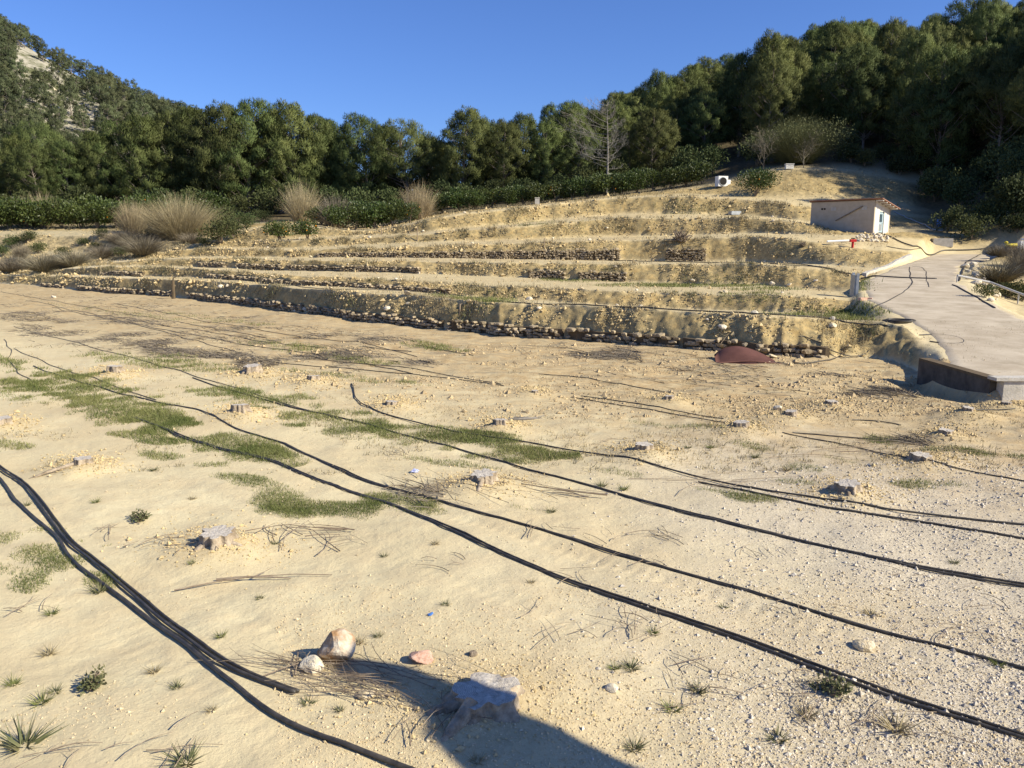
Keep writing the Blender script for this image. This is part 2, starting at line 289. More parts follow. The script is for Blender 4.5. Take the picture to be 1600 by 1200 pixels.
RUTS = []
for q_ in ((900, 868), (760, 930), (420, 980), (1120, 930), (330, 1090)):
    p = flat(*q_); RUTS += [(.636 * p[0] + .772 * p[1], 0)]
def base_height(x, y):
    x = np.asarray(x, float); y = np.asarray(y, float)
    yy = np.maximum(y, 6.); ph = np.clip(x / yy, -1.14, 1.49)
    idx = (ph - PH[0]) / (PH[1] - PH[0]); i0 = np.clip(idx.astype(int), 0, len(PH) - 2); fr = idx - i0
    def row(A, k): return A[k][i0] * (1 - fr) + A[k][i0 + 1] * fr
    d0 = row(DK, 0); z0 = row(ZK, 0)
    z = z0 * sstep(d0 - 12, d0, yy); bank = np.zeros_like(z); lvl = np.zeros_like(z)
    for k in range(K - 1):
        d1 = row(DK, k + 1); z1 = row(ZK, k + 1); m = yy >= d0
        t = np.clip((yy - d0) / (d1 - d0), 0, 1)
        if k % 2 == 0 and k < 14:                       # bank
            wh = WALLH.get(k, 0); iw = inwall(k, ph) if wh else 0
            ts = t ** .85
            tw = np.where(t < .16, wh * t / .16, wh + (1 - wh) * (np.maximum(t - .16, 0) / .84) ** .8) if wh else ts
            tt = ts * (1 - iw) + tw * iw
            bank = np.where(m, 1 - np.abs(2 * t - 1) ** 6, bank); zz = z0 + (z1 - z0) * tt
        elif k < 14:                                    # tread: a little flat, then runs to the next foot
            bank = np.where(m, 0, bank); zz = z0 + (z1 - z0) * t
        else:
            bank = np.where(m, 0, bank); ts = t * t * (3 - 2 * t); zz = z0 + (z1 - z0) * (ts * .5 + t * .5)
        z = np.where(m, zz, z); lvl = np.where(m, k + t, lvl)
        d0, z0 = d1, z1
    l, r = road_edges(y)
    w = sstep(l - .7, l - .05, x) * (1 - sstep(r + .05, r + 1.6, x)) * sstep(17.25, 17.5, y) * (1 - sstep(65, 68, y))
    z = z * (1 - w) + road_z(y) * w
    return z, bank * (1 - w), lvl, w
def height(x, y, full=False):
    x = np.asarray(x, float); y = np.asarray(y, float)
    z, bank, lvl, rw = base_height(x, y)
    u = -.772 * x + .636 * y; v = .636 * x + .772 * y
    fieldm = (lvl <= 0) & (y < 80)
    near = np.exp(-np.maximum(y, 0) / 40.)
    d = .075 * fbm(x * .28, y * .28, 3) + .035 * fbm(x * 1.4 + 9, y * 1.4, 3)
    rough = sstep(9, 19, v) * np.where(fieldm, 1, 0)
    d = d + rough * (.10 * fbm(v * .55, u * .16, 3) + .06 * fbm(x * 1.1 + 40, y * 1.1, 4))
    d = d + .007 * fbm(x * 5, y * 5 + 3, 3) * (.4 + rough)
    # eroded banks: runnels running down the slope and clumps
    gul = fbm(u * 1.15 + 3 * vnoise(x * .3, y * .3), v * .35, 4)
    g2_ = fbm(u * 2.6 + v * .9, v * .9 + 31, 4)
    d = d + bank * (.10 * gul + .13 * g2_ + .11 * fbm(x * 4.3 + 7, y * 4.3, 3))
    tread = np.where((lvl > 1) & (lvl < 13), 1 - bank, 0)
    d = d + tread * .06 * fbm(x * .5, y * .8 + 11, 4)
    far = sstep(13.5, 15.5, lvl)
    d = d * (1 - far) + far * (1.8 * fbm(x * .07, y * .07, 4))
    mound = np.zeros_like(z)
    for sx, sy, w in SPOS:
        R = max(.55, w * 1.35); q = ((x - sx) ** 2 + ((y - sy)) ** 2) / (R * R)
        mound = np.maximum(mound, np.exp(-q * 1.1))
    for sx, sy in RUTS:                                    # shallow wheel ruts
        q = (u - 0) * 0 + (v - sx); d = d - np.where(y < 24, .016 * np.exp(-(q / .11) ** 2) * (.6 + .8 * vnoise(u * .5, v * 0 + sx)) + .0025 * np.exp(-(q / .13) ** 2) * np.sin(u * 38 + 3 * vnoise(u, v)), 0)
    d = d - .55 * np.exp(-((x - 10.35) ** 2 / .22 + (y - 19.0) ** 2 / 1.6))      # hole beside the road wall
    ml = mound * (.8 + .5 * vnoise(x * 3, y * 3))
    d = d + (.15 - .07 * np.exp(-((x - SPOS[0][0]) ** 2 + (y - SPOS[0][1]) ** 2))) * ml
    zz = z + d * (1 - rw)
    if not full: return zz
    return zz, dict(bank=bank, lvl=lvl, road=rw, mound=mound, rough=rough, far=far, v=v, u=u)
def hz(x, y): return float(height(np.array([x]), np.array([y]))[0])
_DC = np.concatenate([np.linspace(3, 30, 100), np.geomspace(30.1, 300, 220)])
def G(px, py, lift=0.):
    d = ray(px, py); X = d[0] / d[1] * _DC; Z = H + d[2] / d[1] * _DC
    h = base_height(X, _DC)[0]; b = np.where(Z < h + .1)[0]
    i = b[0] if len(b) else 200
    S_ = np.linspace(_DC[max(0, i - 4)], _DC[min(len(_DC) - 1, i + 8)], 90)
    Z = H + d[2] / d[1] * S_; h = height(d[0] / d[1] * S_, S_); b = np.where(Z < h)[0]
    if not len(b): D = _DC[i]
    elif b[0] == 0: D = S_[0]
    else:
        _DS = S_; i = b[0]; e0 = Z[i - 1] - h[i - 1]; e1 = Z[i] - h[i]; D = _DS[i - 1] + (_DS[i] - _DS[i - 1]) * e0 / (e0 - e1)
    x = d[0] / d[1] * D
    return np.array([x, D, hz(x, D) + lift])

# ------------------------------------------------------------------ ground sheet
phc = np.concatenate([np.linspace(-1.12, -.72, 30, endpoint=False), np.linspace(-.72, .72, 560), np.linspace(.73, 1.45, 60)])
fr = [np.full(len(phc), q) for q in np.concatenate([np.linspace(-14, 3.2, 22, endpoint=False), np.geomspace(3.2, 11.9, 190)])]
D0 = np.interp(phc, PH, DK[0])
for t in np.linspace(0, 1, 130)[1:-1]: fr.append(11.9 * (D0 / 11.9) ** t)
nsub = [16, 10, 14, 10, 14, 10, 14, 10, 12, 8, 12, 8, 12, 8, 40, 46, 8]
for k in range(K - 1):
    a = np.interp(phc, PH, DK[k]); b = np.interp(phc, PH, DK[k + 1])
    ts = np.linspace(0, 1, nsub[k], endpoint=False)
    if k in WALLH: ts = np.concatenate([[0, .08, .16], np.linspace(.16, 1, nsub[k] - 1, endpoint=False)[1:]])
    if k < 14: ts = np.unique(np.concatenate([ts, [.965] if k % 2 == 0 else [.012, .985]]))
    for t in ts: fr.append(a + (b - a) * t)
fr.append(np.interp(phc, PH, DK[K - 1])); fr.append(fr[-1] + 700)
YY = np.array(fr); XX = phc[None, :] * np.maximum(np.maximum(YY, 0) + 0., 9 - .25 * np.clip(YY, -14, 12))
ny, nx = YY.shape
zz, inf = height(XX.ravel(), YY.ravel(), True)
V = np.stack([XX.ravel(), YY.ravel(), zz], 1)
idx = np.arange(ny * nx).reshape(ny, nx)
Q = np.stack([idx[:-1, :-1], idx[:-1, 1:], idx[1:, 1:], idx[1:, :-1]], -1).reshape(-1, 4)
vx, vy = V[:, 0], V[:, 1]
gravel = sstep(-.05, .55, vx / np.maximum(vy, 3) + .25 * fbm(vx * .3, vy * .3, 3)) * (1 - sstep(14, 19, vy + .15 * vx)) 
scrub = inf['far']
gul_l = ((inf['lvl'] > 7.5) & (vx / np.maximum(vy, 6) < -.39)).astype(float) * .55
up = sstep(13., 14., inf['lvl'])

def ground_material():
    m = bpy.data.materials.new('earth'); m.use_nodes = True; t = m.node_tree; N = t.nodes; L = t.links
    b = N['Principled BSDF']; b.inputs['Roughness'].default_value = .97; b.inputs['Specular IOR Level'].default_value = .1
    tc = N.new('ShaderNodeTexCoord')
    def noise(s, det=8, ro=.6, sx=None):
        n = N.new('ShaderNodeTexNoise'); n.inputs['Scale'].default_value = s; n.inputs['Detail'].default_value = det; n.inputs['Roughness'].default_value = ro
        if sx:
            mp = N.new('ShaderNodeMapping'); mp.inputs['Rotation'].default_value = (0, 0, math.radians(50)); mp.inputs['Scale'].default_value = sx
            L.new(tc.outputs['Object'], mp.inputs[0]); L.new(mp.outputs[0], n.inputs['Vector'])
        else: L.new(tc.outputs['Object'], n.inputs['Vector'])
        return n.outputs[0]
    def ramp(s, p0, c0, p1, c1):
        r = N.new('ShaderNodeValToRGB'); e = r.color_ramp.elements; e[0].position = p0; e[1].position = p1; e[0].color = (*c0, 1); e[1].color = (*c1, 1)
        L.new(s, r.inputs[0]); return r.outputs[0]
    def val(s, p0, p1): return ramp(s, p0, (0, 0, 0), p1, (1, 1, 1))
    def mix(f, a, c, blend='MIX'):
        x = N.new('ShaderNodeMix'); x.data_type = 'RGBA'; x.blend_type = blend
        if isinstance(f, float): x.inputs[0].default_value = f
        else: L.new(f, x.inputs[0])
        for sock, s in ((x.inputs[6], a), (x.inputs[7], c)):
            if isinstance(s, tuple): sock.default_value = (*s, 1)
            else: L.new(s, sock)
        return x.outputs[2]
    def attr(n):
        a = N.new('ShaderNodeAttribute'); a.attribute_name = n; return a.outputs['Fac']
    def mul(a, c):
        x = N.new('ShaderNodeMath'); x.operation = 'MULTIPLY'; L.new(a, x.inputs[0])
        if isinstance(c, float): x.inputs[1].default_value = c
        else: L.new(c, x.inputs[1])
        return x.outputs[0]
    n1 = noise(.35, 6); n2 = noise(2.2, 10, .7); n3 = noise(18, 6, .7); n4 = noise(1.0, 8, .65, (.6, 3.2, 1)); n5 = noise(60, 3, .6)
    c = ramp(n1, .35, (.55, .46, .275), .65, (.64, .555, .345))
    c = mix(val(n2, .42, .66), c, (.58, .475, .285))
    c = mix(mul(val(n3, .54, .75), .3), c, (.38, .30, .175))
    c = mix(mul(val(noise(.5, 7, .7, (.5, 4.5, 1)), .5, .68), .45), c, (.48, .39, .235))
    # gravelly, greyer soil on the near right
    gv = attr('gravel'); c = mix(mul(gv, .9), c, ramp(n5, .38, (.37, .31, .215), .60, (.62, .545, .415)))
    # rough brown soil before the banks
    rg = attr('rough'); c = mix(mul(rg, .55), c, (.43, .32, .165))
    c = mix(mul(rg, val(n2, .40, .60)), c, (.41, .29, .145))
    c = mix(mul(mul(rg, val(n4, .50, .62)), .7), c, (.27, .225, .15))
    c = mix(mul(val(noise(.16, 5, .6), .50, .64), .6), c, (.49, .385, .22))
    # yellow lumps thrown up round stumps
    c = mix(mul(attr('mound'), .8), c, ramp(n3, .35, (.44, .33, .165), .65, (.60, .48, .27)))
    # banks: yellow earth with grey dead weed; faces darkened for crisper shade bands
    bk = attr('bank'); c = mix(bk, c, ramp(n2, .36, (.30, .21, .088), .64, (.52, .39, .18)))
    c = mix(mul(mul(bk, val(noise(3.1, 7, .8), .44, .57)), .8), c, (.225, .185, .10))
    # upper land: scrub soil, pale rock on the hills
    rk = ramp(noise(.22, 8, .7), .42, (.095, .10, .045), .56, (.36, .33, .255))
    c = mix(attr('scrub'), c, rk)
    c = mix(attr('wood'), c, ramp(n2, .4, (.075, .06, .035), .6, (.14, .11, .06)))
    c = mix(attr('gully'), c, ramp(n2, .42, (.17, .15, .10), .58, (.46, .37, .21)))
    L.new(c, b.inputs['Base Color'])
    bp = N.new('ShaderNodeBump'); bp.inputs['Strength'].default_value = .5; bp.inputs['Distance'].default_value = .011
    bp2 = N.new('ShaderNodeBump'); bp2.inputs['Strength'].default_value = .5; bp2.inputs['Distance'].default_value = .081
    L.new(n3, bp.inputs['Height']); L.new(n2, bp2.inputs['Height']); L.new(bp2.outputs[0], bp.inputs['Normal']); L.new(bp.outputs[0], b.inputs['Normal'])
    return m
M['earth'] = ground_material()
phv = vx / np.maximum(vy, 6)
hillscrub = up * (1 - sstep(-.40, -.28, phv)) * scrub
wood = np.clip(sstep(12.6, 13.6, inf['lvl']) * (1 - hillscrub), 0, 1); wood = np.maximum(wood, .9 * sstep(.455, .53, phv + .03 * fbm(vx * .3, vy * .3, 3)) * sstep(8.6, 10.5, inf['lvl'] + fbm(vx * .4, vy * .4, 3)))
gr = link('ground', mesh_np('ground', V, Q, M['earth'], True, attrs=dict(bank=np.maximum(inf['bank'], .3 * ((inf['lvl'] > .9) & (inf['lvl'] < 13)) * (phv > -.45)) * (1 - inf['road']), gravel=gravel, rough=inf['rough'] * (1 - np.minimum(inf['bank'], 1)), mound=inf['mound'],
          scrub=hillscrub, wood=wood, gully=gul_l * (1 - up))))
tag(gr, 'sandy terraced orchard ground rising in steps to wooded hills', kind='structure')

# ------------------------------------------------------------------ concrete road
def concrete_road_material():
    m = mat('road_concrete', (.40, .33, .235), .92, (.52, .445, .33), .8, 9, bump=.35, bscale=22); t = m.node_tree; N = t.nodes; L = t.links
    b = N['Principled BSDF']; old = b.inputs['Base Color'].links[0].from_socket
    tc = N.new('ShaderNodeTexCoord'); nz = N.new('ShaderNodeTexNoise'); nz.inputs['Scale'].default_value = 1.1; nz.inputs['Detail'].default_value = 9; nz.inputs['Roughness'].default_value = .75
    L.new(tc.outputs['Object'], nz.inputs['Vector']); r = N.new('ShaderNodeValToRGB'); r.color_ramp.elements[0].position = .5; r.color_ramp.elements[1].position = .74
    L.new(nz.outputs[0], r.inputs[0]); x = N.new('ShaderNodeMix'); x.data_type = 'RGBA'; L.new(r.outputs[0], x.inputs[0]); L.new(old, x.inputs[6]); x.inputs[7].default_value = (.30, .245, .165, 1)
    L.new(x.outputs[2], b.inputs['Base Color']); return m
M['road'] = concrete_road_material()
ys = np.concatenate([np.linspace(17.55, 30, 60), np.linspace(30, 66, 90)[1:]]); nacr = 26
RV = []; RF = []
for i, y in enumerate(ys):
    l, r = road_edges(y); jl = .2 * float(fbm(np.array([y * 1.1]), np.array([2.]))[0]); jr = .4 * float(fbm(np.array([y * .9]), np.array([9.]))[0])
    for j in range(nacr):
        t = j / (nacr - 1); x = (l + jl) * (1 - t) + (r + jr) * t
        z = road_z(y) + .035 + .02 * float(vnoise(np.array([x * .9]), np.array([y * .9]))[0])
        if j in (0, nacr - 1): z -= .10
        RV.append((x, y, z))
for i in range(len(ys) - 1):
    for j in range(nacr - 1): a = i * nacr + j; RF.append((a, a + 1, a + nacr + 1, a + nacr))
tag(link('road', mesh_np('road', RV, RF, M['road'], True)), 'pale worn concrete farm road climbing past the hut', kind='structure')

# ------------------------------------------------------------------ rock and stone meshes
def rock_mesh(name, m, seed, flatn=.75, sub=2, rough=.28):
    import bmesh
    bm = bmesh.new(); bmesh.ops.create_icosphere(bm, subdivisions=sub, radius=.5); r = np.random.default_rng(seed)
    planes = [(Vector(r.normal(size=3)).normalized(), r.uniform(.26, .42)) for _ in range(9)]
    for v in bm.verts:
        p = v.co.copy()
        for n, d in planes:
            e = p.dot(n) - d
            if e > 0: p -= n * e * .9
        p *= 1 + rough * .35 * float(vnoise(np.array([p.x * 5 + seed * 3.3]), np.array([p.y * 5 + p.z * 7]))[0])
        p.z *= flatn; v.co = p
    me = bpy.data.meshes.new(name); bm.to_mesh(me); bm.free(); me.materials.append(m)
    for p in me.polygons: p.use_smooth = False
    return me
def low_rock(seed, r):                                   # 20 face stone as arrays
    import bmesh
    bm = bmesh.new(); bmesh.ops.create_icosphere(bm, subdivisions=1, radius=.5); g2 = np.random.default_rng(seed)
    Vv = np.array([v.co[:] for v in bm.verts]); Fv = np.array([[v.index for v in f.verts] for f in bm.faces]); bm.free()
    if r == 'box': Vv = np.sign(Vv) * np.abs(Vv) ** .55; Vv = Vv / np.abs(Vv).max() * .5
    return Vv * (1 + g2.uniform(-.22, .22, (len(Vv), 1))), Fv
def octa(seed):
    g2 = np.random.default_rng(seed)
    Vv = np.array([(1, 0, 0), (-1, 0, 0), (0, 1, 0), (0, -1, 0), (0, 0, 1), (0, 0, -1.)]) * .5
    return Vv * g2.uniform(.6, 1.2, Vv.shape) + g2.uniform(-.1, .1, Vv.shape), np.array([(0, 2, 4), (2, 1, 4), (1, 3, 4), (3, 0, 4), (2, 0, 5), (1, 2, 5), (3, 1, 5), (0, 3, 5)])
def scatter(protos, P, S, seed):                         # join many small copies to arrays
    g2 = np.random.default_rng(seed); n = len(P); Vs = []; Fs = []; off = 0
    pick = g2.integers(0, len(protos), n); yaw = g2.uniform(0, 6.283, n)
    for k, (Vv, Fv) in enumerate(protos):
        q = np.where(pick == k)[0]
        if not len(q): continue
        c, s = np.cos(yaw[q])[:, None], np.sin(yaw[q])[:, None]
        L0 = Vv[None] * S[q][:, None, :]
        X = L0[..., 0] * c - L0[..., 1] * s + P[q, 0][:, None]; Y = L0[..., 0] * s + L0[..., 1] * c + P[q, 1][:, None]; Z = L0[..., 2] + P[q, 2][:, None]
        Vs.append(np.stack([X, Y, Z], -1).reshape(-1, 3))
        Fs.append((Fv[None] + (np.arange(len(q)) * len(Vv))[:, None, None] + off).reshape(-1, 3)); off += len(q) * len(Vv)
    return np.concatenate(Vs), np.concatenate(Fs)

ROCKS = [rock_mesh('loose_stone', M[['rock', 'rock2', 'rock'][i % 3]], 20 + i) for i in range(6)]

# ------------------------------------------------------------------ dry stone walls in the feet of the banks
WALLS = [(0, 62, 96, 'short end piece at the far left'), (0, 118, 222, 'left of the dark post, long low'), (0, 230, 268, 'just left of the dark post'), (0, 290, 470, 'right of the dark post'),
         (0, 480, 690, 'left middle'), (0, 700, 880, 'middle'), (0, 890, 1065, 'right middle'), (0, 1072, 1305, 'behind the rusty sheet'),
         (2, 156, 222, 'short left end piece'), (2, 322, 400, 'short piece with tumbled ends'), (2, 410, 702, 'long dark piece'),
         (4, 310, 352, 'small left piece'), (4, 370, 440, 'second piece'), (4, 450, 656, 'long dark piece ending in pale stones'), (4, 826, 882, 'short piece above the green strip'), (4, 905, 978, 'short right piece'),
         (6, 495, 640, 'thin left piece'), (6, 645, 968, 'tall long dark piece'), (6, 1040, 1102, 'broken piece beside the root heap')]
LV = {0: 'lowest', 2: 'second', 4: 'third', 6: 'fourth'}
SMESH = []
for i in range(7):
    Vv, Fv = low_rock(60 + i, 'box'); SMESH.append(mesh_np('stone', Vv, Fv, M['wallstone']))
for wi, (k, pa, pb, txt) in enumerate(WALLS):
    g2 = np.random.default_rng(300 + wi)
    pha, phb = (pa - 800) / F * .988, (pb - 800) / F * .988
    phs = np.linspace(pha, phb, max(6, int((pb - pa) / 6)))
    D = np.interp(phs, PH, DK[k]); Z0 = np.interp(phs, PH, ZK[k]); Z1 = np.interp(phs, PH, ZK[k + 1])
    base = np.stack([phs * D, D - .05], 1); hgt = (Z1 - Z0) * WALLH[k]
    zlow = height(base[:, 0], base[:, 1]) - .15
    seg = np.r_[0, np.cumsum(np.linalg.norm(np.diff(base, axis=0), axis=1))]; Ltot = seg[-1]
    T = np.gradient(base, axis=0); T /= np.linalg.norm(T, axis=1)[:, None]; Nn = np.stack([T[:, 1], -T[:, 0]], 1)   # towards the viewer side
    Nn *= np.sign((Nn * -base).sum(1))[:, None]
    root = thing('dry_stone_wall', 'dark dry stone wall in the %s terrace bank, %s' % (LV[k], txt), 'stone wall', (base[0, 0], base[0, 1], zlow[0]), group='dry stone walls of the terraces')
    o3 = np.array([base[0, 0], base[0, 1], zlow[0]])
    # earth core behind the stones
    cv = []
    topn = .08 * fbm(seg * 1.3 + wi * 7, seg * 0 + 3., 3)
    for i in range(len(phs)):
        a = base[i] + Nn[i] * .02; b2 = base[i] - Nn[i] * .5; tz = Z0[i] + hgt[i] * (.84 + topn[i])
        cv += [(a[0], a[1], zlow[i]), (a[0], a[1], tz), (b2[0], b2[1], tz), (b2[0], b2[1], zlow[i])]
    cf = [(i * 4 + a, i * 4 + b, i * 4 + 4 + b, i * 4 + 4 + a) for i in range(len(phs) - 1) for a, b in ((0, 1), (1, 2), (2, 3), (3, 0))]
    cf += [(0, 1, 2, 3), (len(cv) - 4, len(cv) - 3, len(cv) - 2, len(cv) - 1)]
    link('earth_core', mesh_np('earth_core', np.array(cv) - o3, cf, M['wallcore']), root)
    # the stones
    P = []; S = []; R = []
    near = (k == 0 and pa > 880)
    sz = .19 if near else .16
    nc = int(max(2, round(np.mean(hgt) / (sz * .72))))
    for c in range(nc):
        s = g2.uniform(0, sz)
        while s < Ltot:
            w = sz * g2.uniform(.4, 2.0); j = min(len(phs) - 2, np.searchsorted(seg, s) - 1 if s > 0 else 0); j = max(j, 0); f2 = (s - seg[j]) / max(1e-6, seg[j + 1] - seg[j])
            p = base[j] * (1 - f2) + base[j + 1] * f2 + Nn[j] * g2.uniform(.02, .10)
            h1 = hgt[j] * (1 + g2.uniform(-.1, .1)); zc = zlow[j] + .1 + (Z0[j] - zlow[j] - .1) * 1. + h1 * (c + .45 + g2.uniform(-.12, .12)) / nc
            if g2.random() < ((.5 if k == 0 else .4) if c == nc - 1 else (.22 if k == 0 else .08)): s += w; continue
            P.append((p[0], p[1], zc)); S.append((w, g2.uniform(.2, .32), h1 / nc * g2.uniform(.85, 1.2))); R.append(math.atan2(T[j, 1], T[j, 0]) + g2.uniform(-.15, .15)); s += w * .97
    P = np.array(P) - o3; S = np.array(S); R = np.array(R)
    if near and len(P) <= 300:
        for p, s, r in zip(P, S, R): link('stone', SMESH[g2.integers(0, 7)], root, p, (g2.uniform(-.15, .15), g2.uniform(-.1, .1), r), s)
    else:
        VV = []; FF = []; off = 0
        for p, s, r in zip(P, S, R):
            Vv, Fv = low_rock(int(g2.integers(0, 9)) + 60, 'box') if off == 0 else LR[g2.integers(0, 9)]
            if off == 0: LR = [low_rock(60 + q, 'box') for q in range(9)]
            L0 = Vv * s; c, sn = math.cos(r), math.sin(r)
            VV.append(np.stack([L0[:, 0] * c - L0[:, 1] * sn + p[0], L0[:, 0] * sn + L0[:, 1] * c + p[1], L0[:, 2] + p[2]], 1)); FF.append(Fv + off); off += len(Vv)
        tag(link('stones', mesh_np('stones', np.concatenate(VV), np.concatenate(FF), M['wallstone']), root), kind='stuff')

# ------------------------------------------------------------------ retaining wall where the road ends in the field
rw = thing('road_retaining_wall', 'concrete retaining wall at the lower end of the farm road, right edge', 'retaining wall', (10.75, 17.45, 0))
def rel(p, o): return tuple(np.array(p) - np.array(o.location))
mb = MB(); mb.box((3.45, -.02, .17), (6.9, .26, .74)); mb.obj('front_face', M['conc'], rw)
mb = MB(); mb.box((-.02, 1.72, -.1), (.24, 3.18, 1.2)); mb.obj('side_face', M['shadeconc'], rw)
mb = MB(); mb.box((-.02, 1.62, .53), (.27, 3.3, .06)); mb.obj('side_coping', M['wallcore'], rw)
mb = MB(); mb.box((3.3, -.03, .575), (7.0, .34, .07)); mb.obj('front_coping', M['conc'], rw)
mb = MB()
for x in (2.2, 4.4): mb.box((x, -.152, .2), (.03, .02, .6))
mb.obj('joint', M['dark'], rw)


# ------------------------------------------------------------------ plants: mesh prototypes
def tris_leaf(C, Dr, ln, wd, r2):
    """thin triangles at C along Dr"""
    n = len(C); Dr = Dr / (np.linalg.norm(Dr, axis=1)[:, None] + 1e-9)
    s = np.cross(Dr, r2.normal(size=(n, 3))); s /= np.linalg.norm(s, axis=1)[:, None] + 1e-9
    a = C - s * wd[:, None]; b = C + s * wd[:, None]; t = C + Dr * ln[:, None]
    return np.stack([a, b, t], 1).reshape(-1, 3), np.arange(3 * n).reshape(-1, 3)
def quad_leaf(C, Dr, ln, wd, r2):
    n = len(C); Dr = Dr / (np.linalg.norm(Dr, axis=1)[:, None] + 1e-9)
    s = np.cross(Dr, r2.normal(size=(n, 3))); s /= np.linalg.norm(s, axis=1)[:, None] + 1e-9
    m = C + Dr * ln[:, None] * .5
    return np.stack([C, m + s * wd[:, None], C + Dr * ln[:, None], m - s * wd[:, None]], 1).reshape(-1, 3), np.arange(4 * n).reshape(-1, 4)
def sphere_dirs(n, r2):
    d = r2.normal(size=(n, 3)); return d / np.linalg.norm(d, axis=1)[:, None]

def pine_proto(seed, h=11., rw=3., nc=52, nt_=200, base=.28, lean=0., kind='round', m='needle', lf=1.):
    r2 = np.random.default_rng(seed); mb = MB()
    tk = np.linspace(0, 1, 9); bend = np.stack([lean * tk ** 1.5 * h * .12 + .25 * np.sin(tk * 4 + seed) * tk, .25 * np.cos(tk * 3.3 + seed * 2) * tk, tk * h * .93], 1)
    mb.tube(bend, .20 * (h / 11) * (1 - tk * .85), 7)
    def tp(t): return np.array([np.interp(t, tk * .93, bend[:, i]) for i in range(3)])
    Cc = []; Rc = []
    for i in range(nc):
        t = base + (1 - base) * (((i + .5) / nc) ** .9); q = (t - base) / (1 - base)
        dome = math.sqrt(max(0., 1 - ((q - .42) / .60) ** 2)) if q > .42 else .62 + .38 * q / .42
        prof = {'round': dome, 'cone': (1 - q) ** .55 * min(1, .6 + q * 3) if q < .5 else .9 * dome, 'flat': .35 + .75 * np.sin(np.pi * (.1 + .84 * q)) ** .8}[kind]
        ang = i * 2.39996 + r2.uniform(-.5, .5); rr = rw * max(.08, prof) * math.sqrt(r2.uniform(.2, 1.15))
        c = tp(min(t, .93)) * np.array([1, 1, 0]) + np.array([math.cos(ang) * rr, math.sin(ang) * rr, t * h * .96 + r2.uniform(-.4, .4)])
        Cc.append(c); Rc.append(r2.uniform(.38, .78) * (.75 + .35 * prof) * (h / 11) ** .6)
        if i % 4 == 0:
            p0 = tp(max(.12, t - .10 - rr * .035)); mid = (p0 + c) / 2 - np.array([0, 0, .15 * rr * .3])
            mb.tube([p0, mid, c], [.06 * (1 - q * .5), .04, .015], 4, cap=False)
    for b2 in range(5):                                 # bare dead lower branches
        t = r2.uniform(.1, base); a = r2.uniform(0, 6.28); p0 = tp(t); L = r2.uniform(.6, 1.6)
        mb.tube([p0, p0 + np.array([math.cos(a) * L, math.sin(a) * L, .2 * L])], [.03, .01], 4, cap=False)
    Vs = []; Fs = []; Ns = []; off = 0
    for c, rc in zip(Cc, Rc):
        n = int(nt_ * (rc / .6) ** 2 * r2.uniform(.8, 1.2)); d = sphere_dirs(n, r2); d[:, 2] = d[:, 2] * .8 + .12
        C = c + d * np.array([1, 1, 1.05]) * (rc * r2.uniform(.15, 1., n) ** .6)[:, None]
        Dr = d * .6 + np.array([0, 0, .75]) + r2.normal(size=(n, 3)) * .3
        v, f = tris_leaf(C, Dr, r2.uniform(.20, .38, n) * lf, r2.uniform(.024, .042, n) * lf, r2)
        ax_ = C - np.array([0, 0, h * .45]); ax_ = ax_ / (np.linalg.norm(ax_, axis=1)[:, None] + 1e-6); ow = d * .55 + ax_ * .45 + np.array([0, 0, .15])
        gn = np.cross(v[1::3] - v[0::3], v[2::3] - v[0::3]); gn /= np.linalg.norm(gn, axis=1)[:, None] + 1e-9; fl_ = (gn * ow).sum(1) < 0
        f = f.copy(); f[fl_] = f[fl_][:, [1, 0, 2]]; gn[fl_] *= -1; nn = ow * .75 + gn * .25; nn /= np.linalg.norm(nn, axis=1)[:, None]; Ns.append(np.repeat(nn, 3, 0))
        Vs.append(v); Fs.append(f + off); off += len(v)
    cr = mesh_np('crown', np.concatenate(Vs), np.concatenate(Fs), M[m], True); cr.normals_split_custom_set_from_vertices(np.concatenate(Ns).astype(np.float32))
    return mb.mesh('trunk', M['pinebark']), cr
PINES = [pine_proto(1, 12, 3.6, 225, 120, .13, .9), pine_proto(2, 11.5, 4.0, 215, 120, .18, -.9), pine_proto(3, 12.5, 3.3, 205, 120, .14, .4, 'cone'),
         pine_proto(4, 11, 4.2, 185, 120, .34, 1.2, 'flat'), pine_proto(5, 12, 3.4, 225, 120, .10, 0), pine_proto(6, 10.5, 3.7, 185, 120, .28, -1.1, 'flat')]
HILLP = [pine_proto(11, 7, 2.4, 60, 95, .26, .5, 'round', 'needle_far', 1.5), pine_proto(12, 6.5, 2.6, 56, 95, .34, -.6, 'flat', 'needle_far', 1.5), pine_proto(13, 7, 2.2, 60, 95, .22, .2, 'round', 'needle_far', 1.5), pine_proto(14, 6, 2.3, 50, 95, .38, .9, 'flat', 'needle_far', 1.5)]
def put_tree(proto, name, label, cat, x, y, s, rz, group, sz=1., dz=-.1):
    t = thing(name, label, cat, (x, y, hz(x, y) + dz), rz, group, (s, s, s * sz))
    link('trunk', proto[0], t); link('crown', proto[1], t); return t

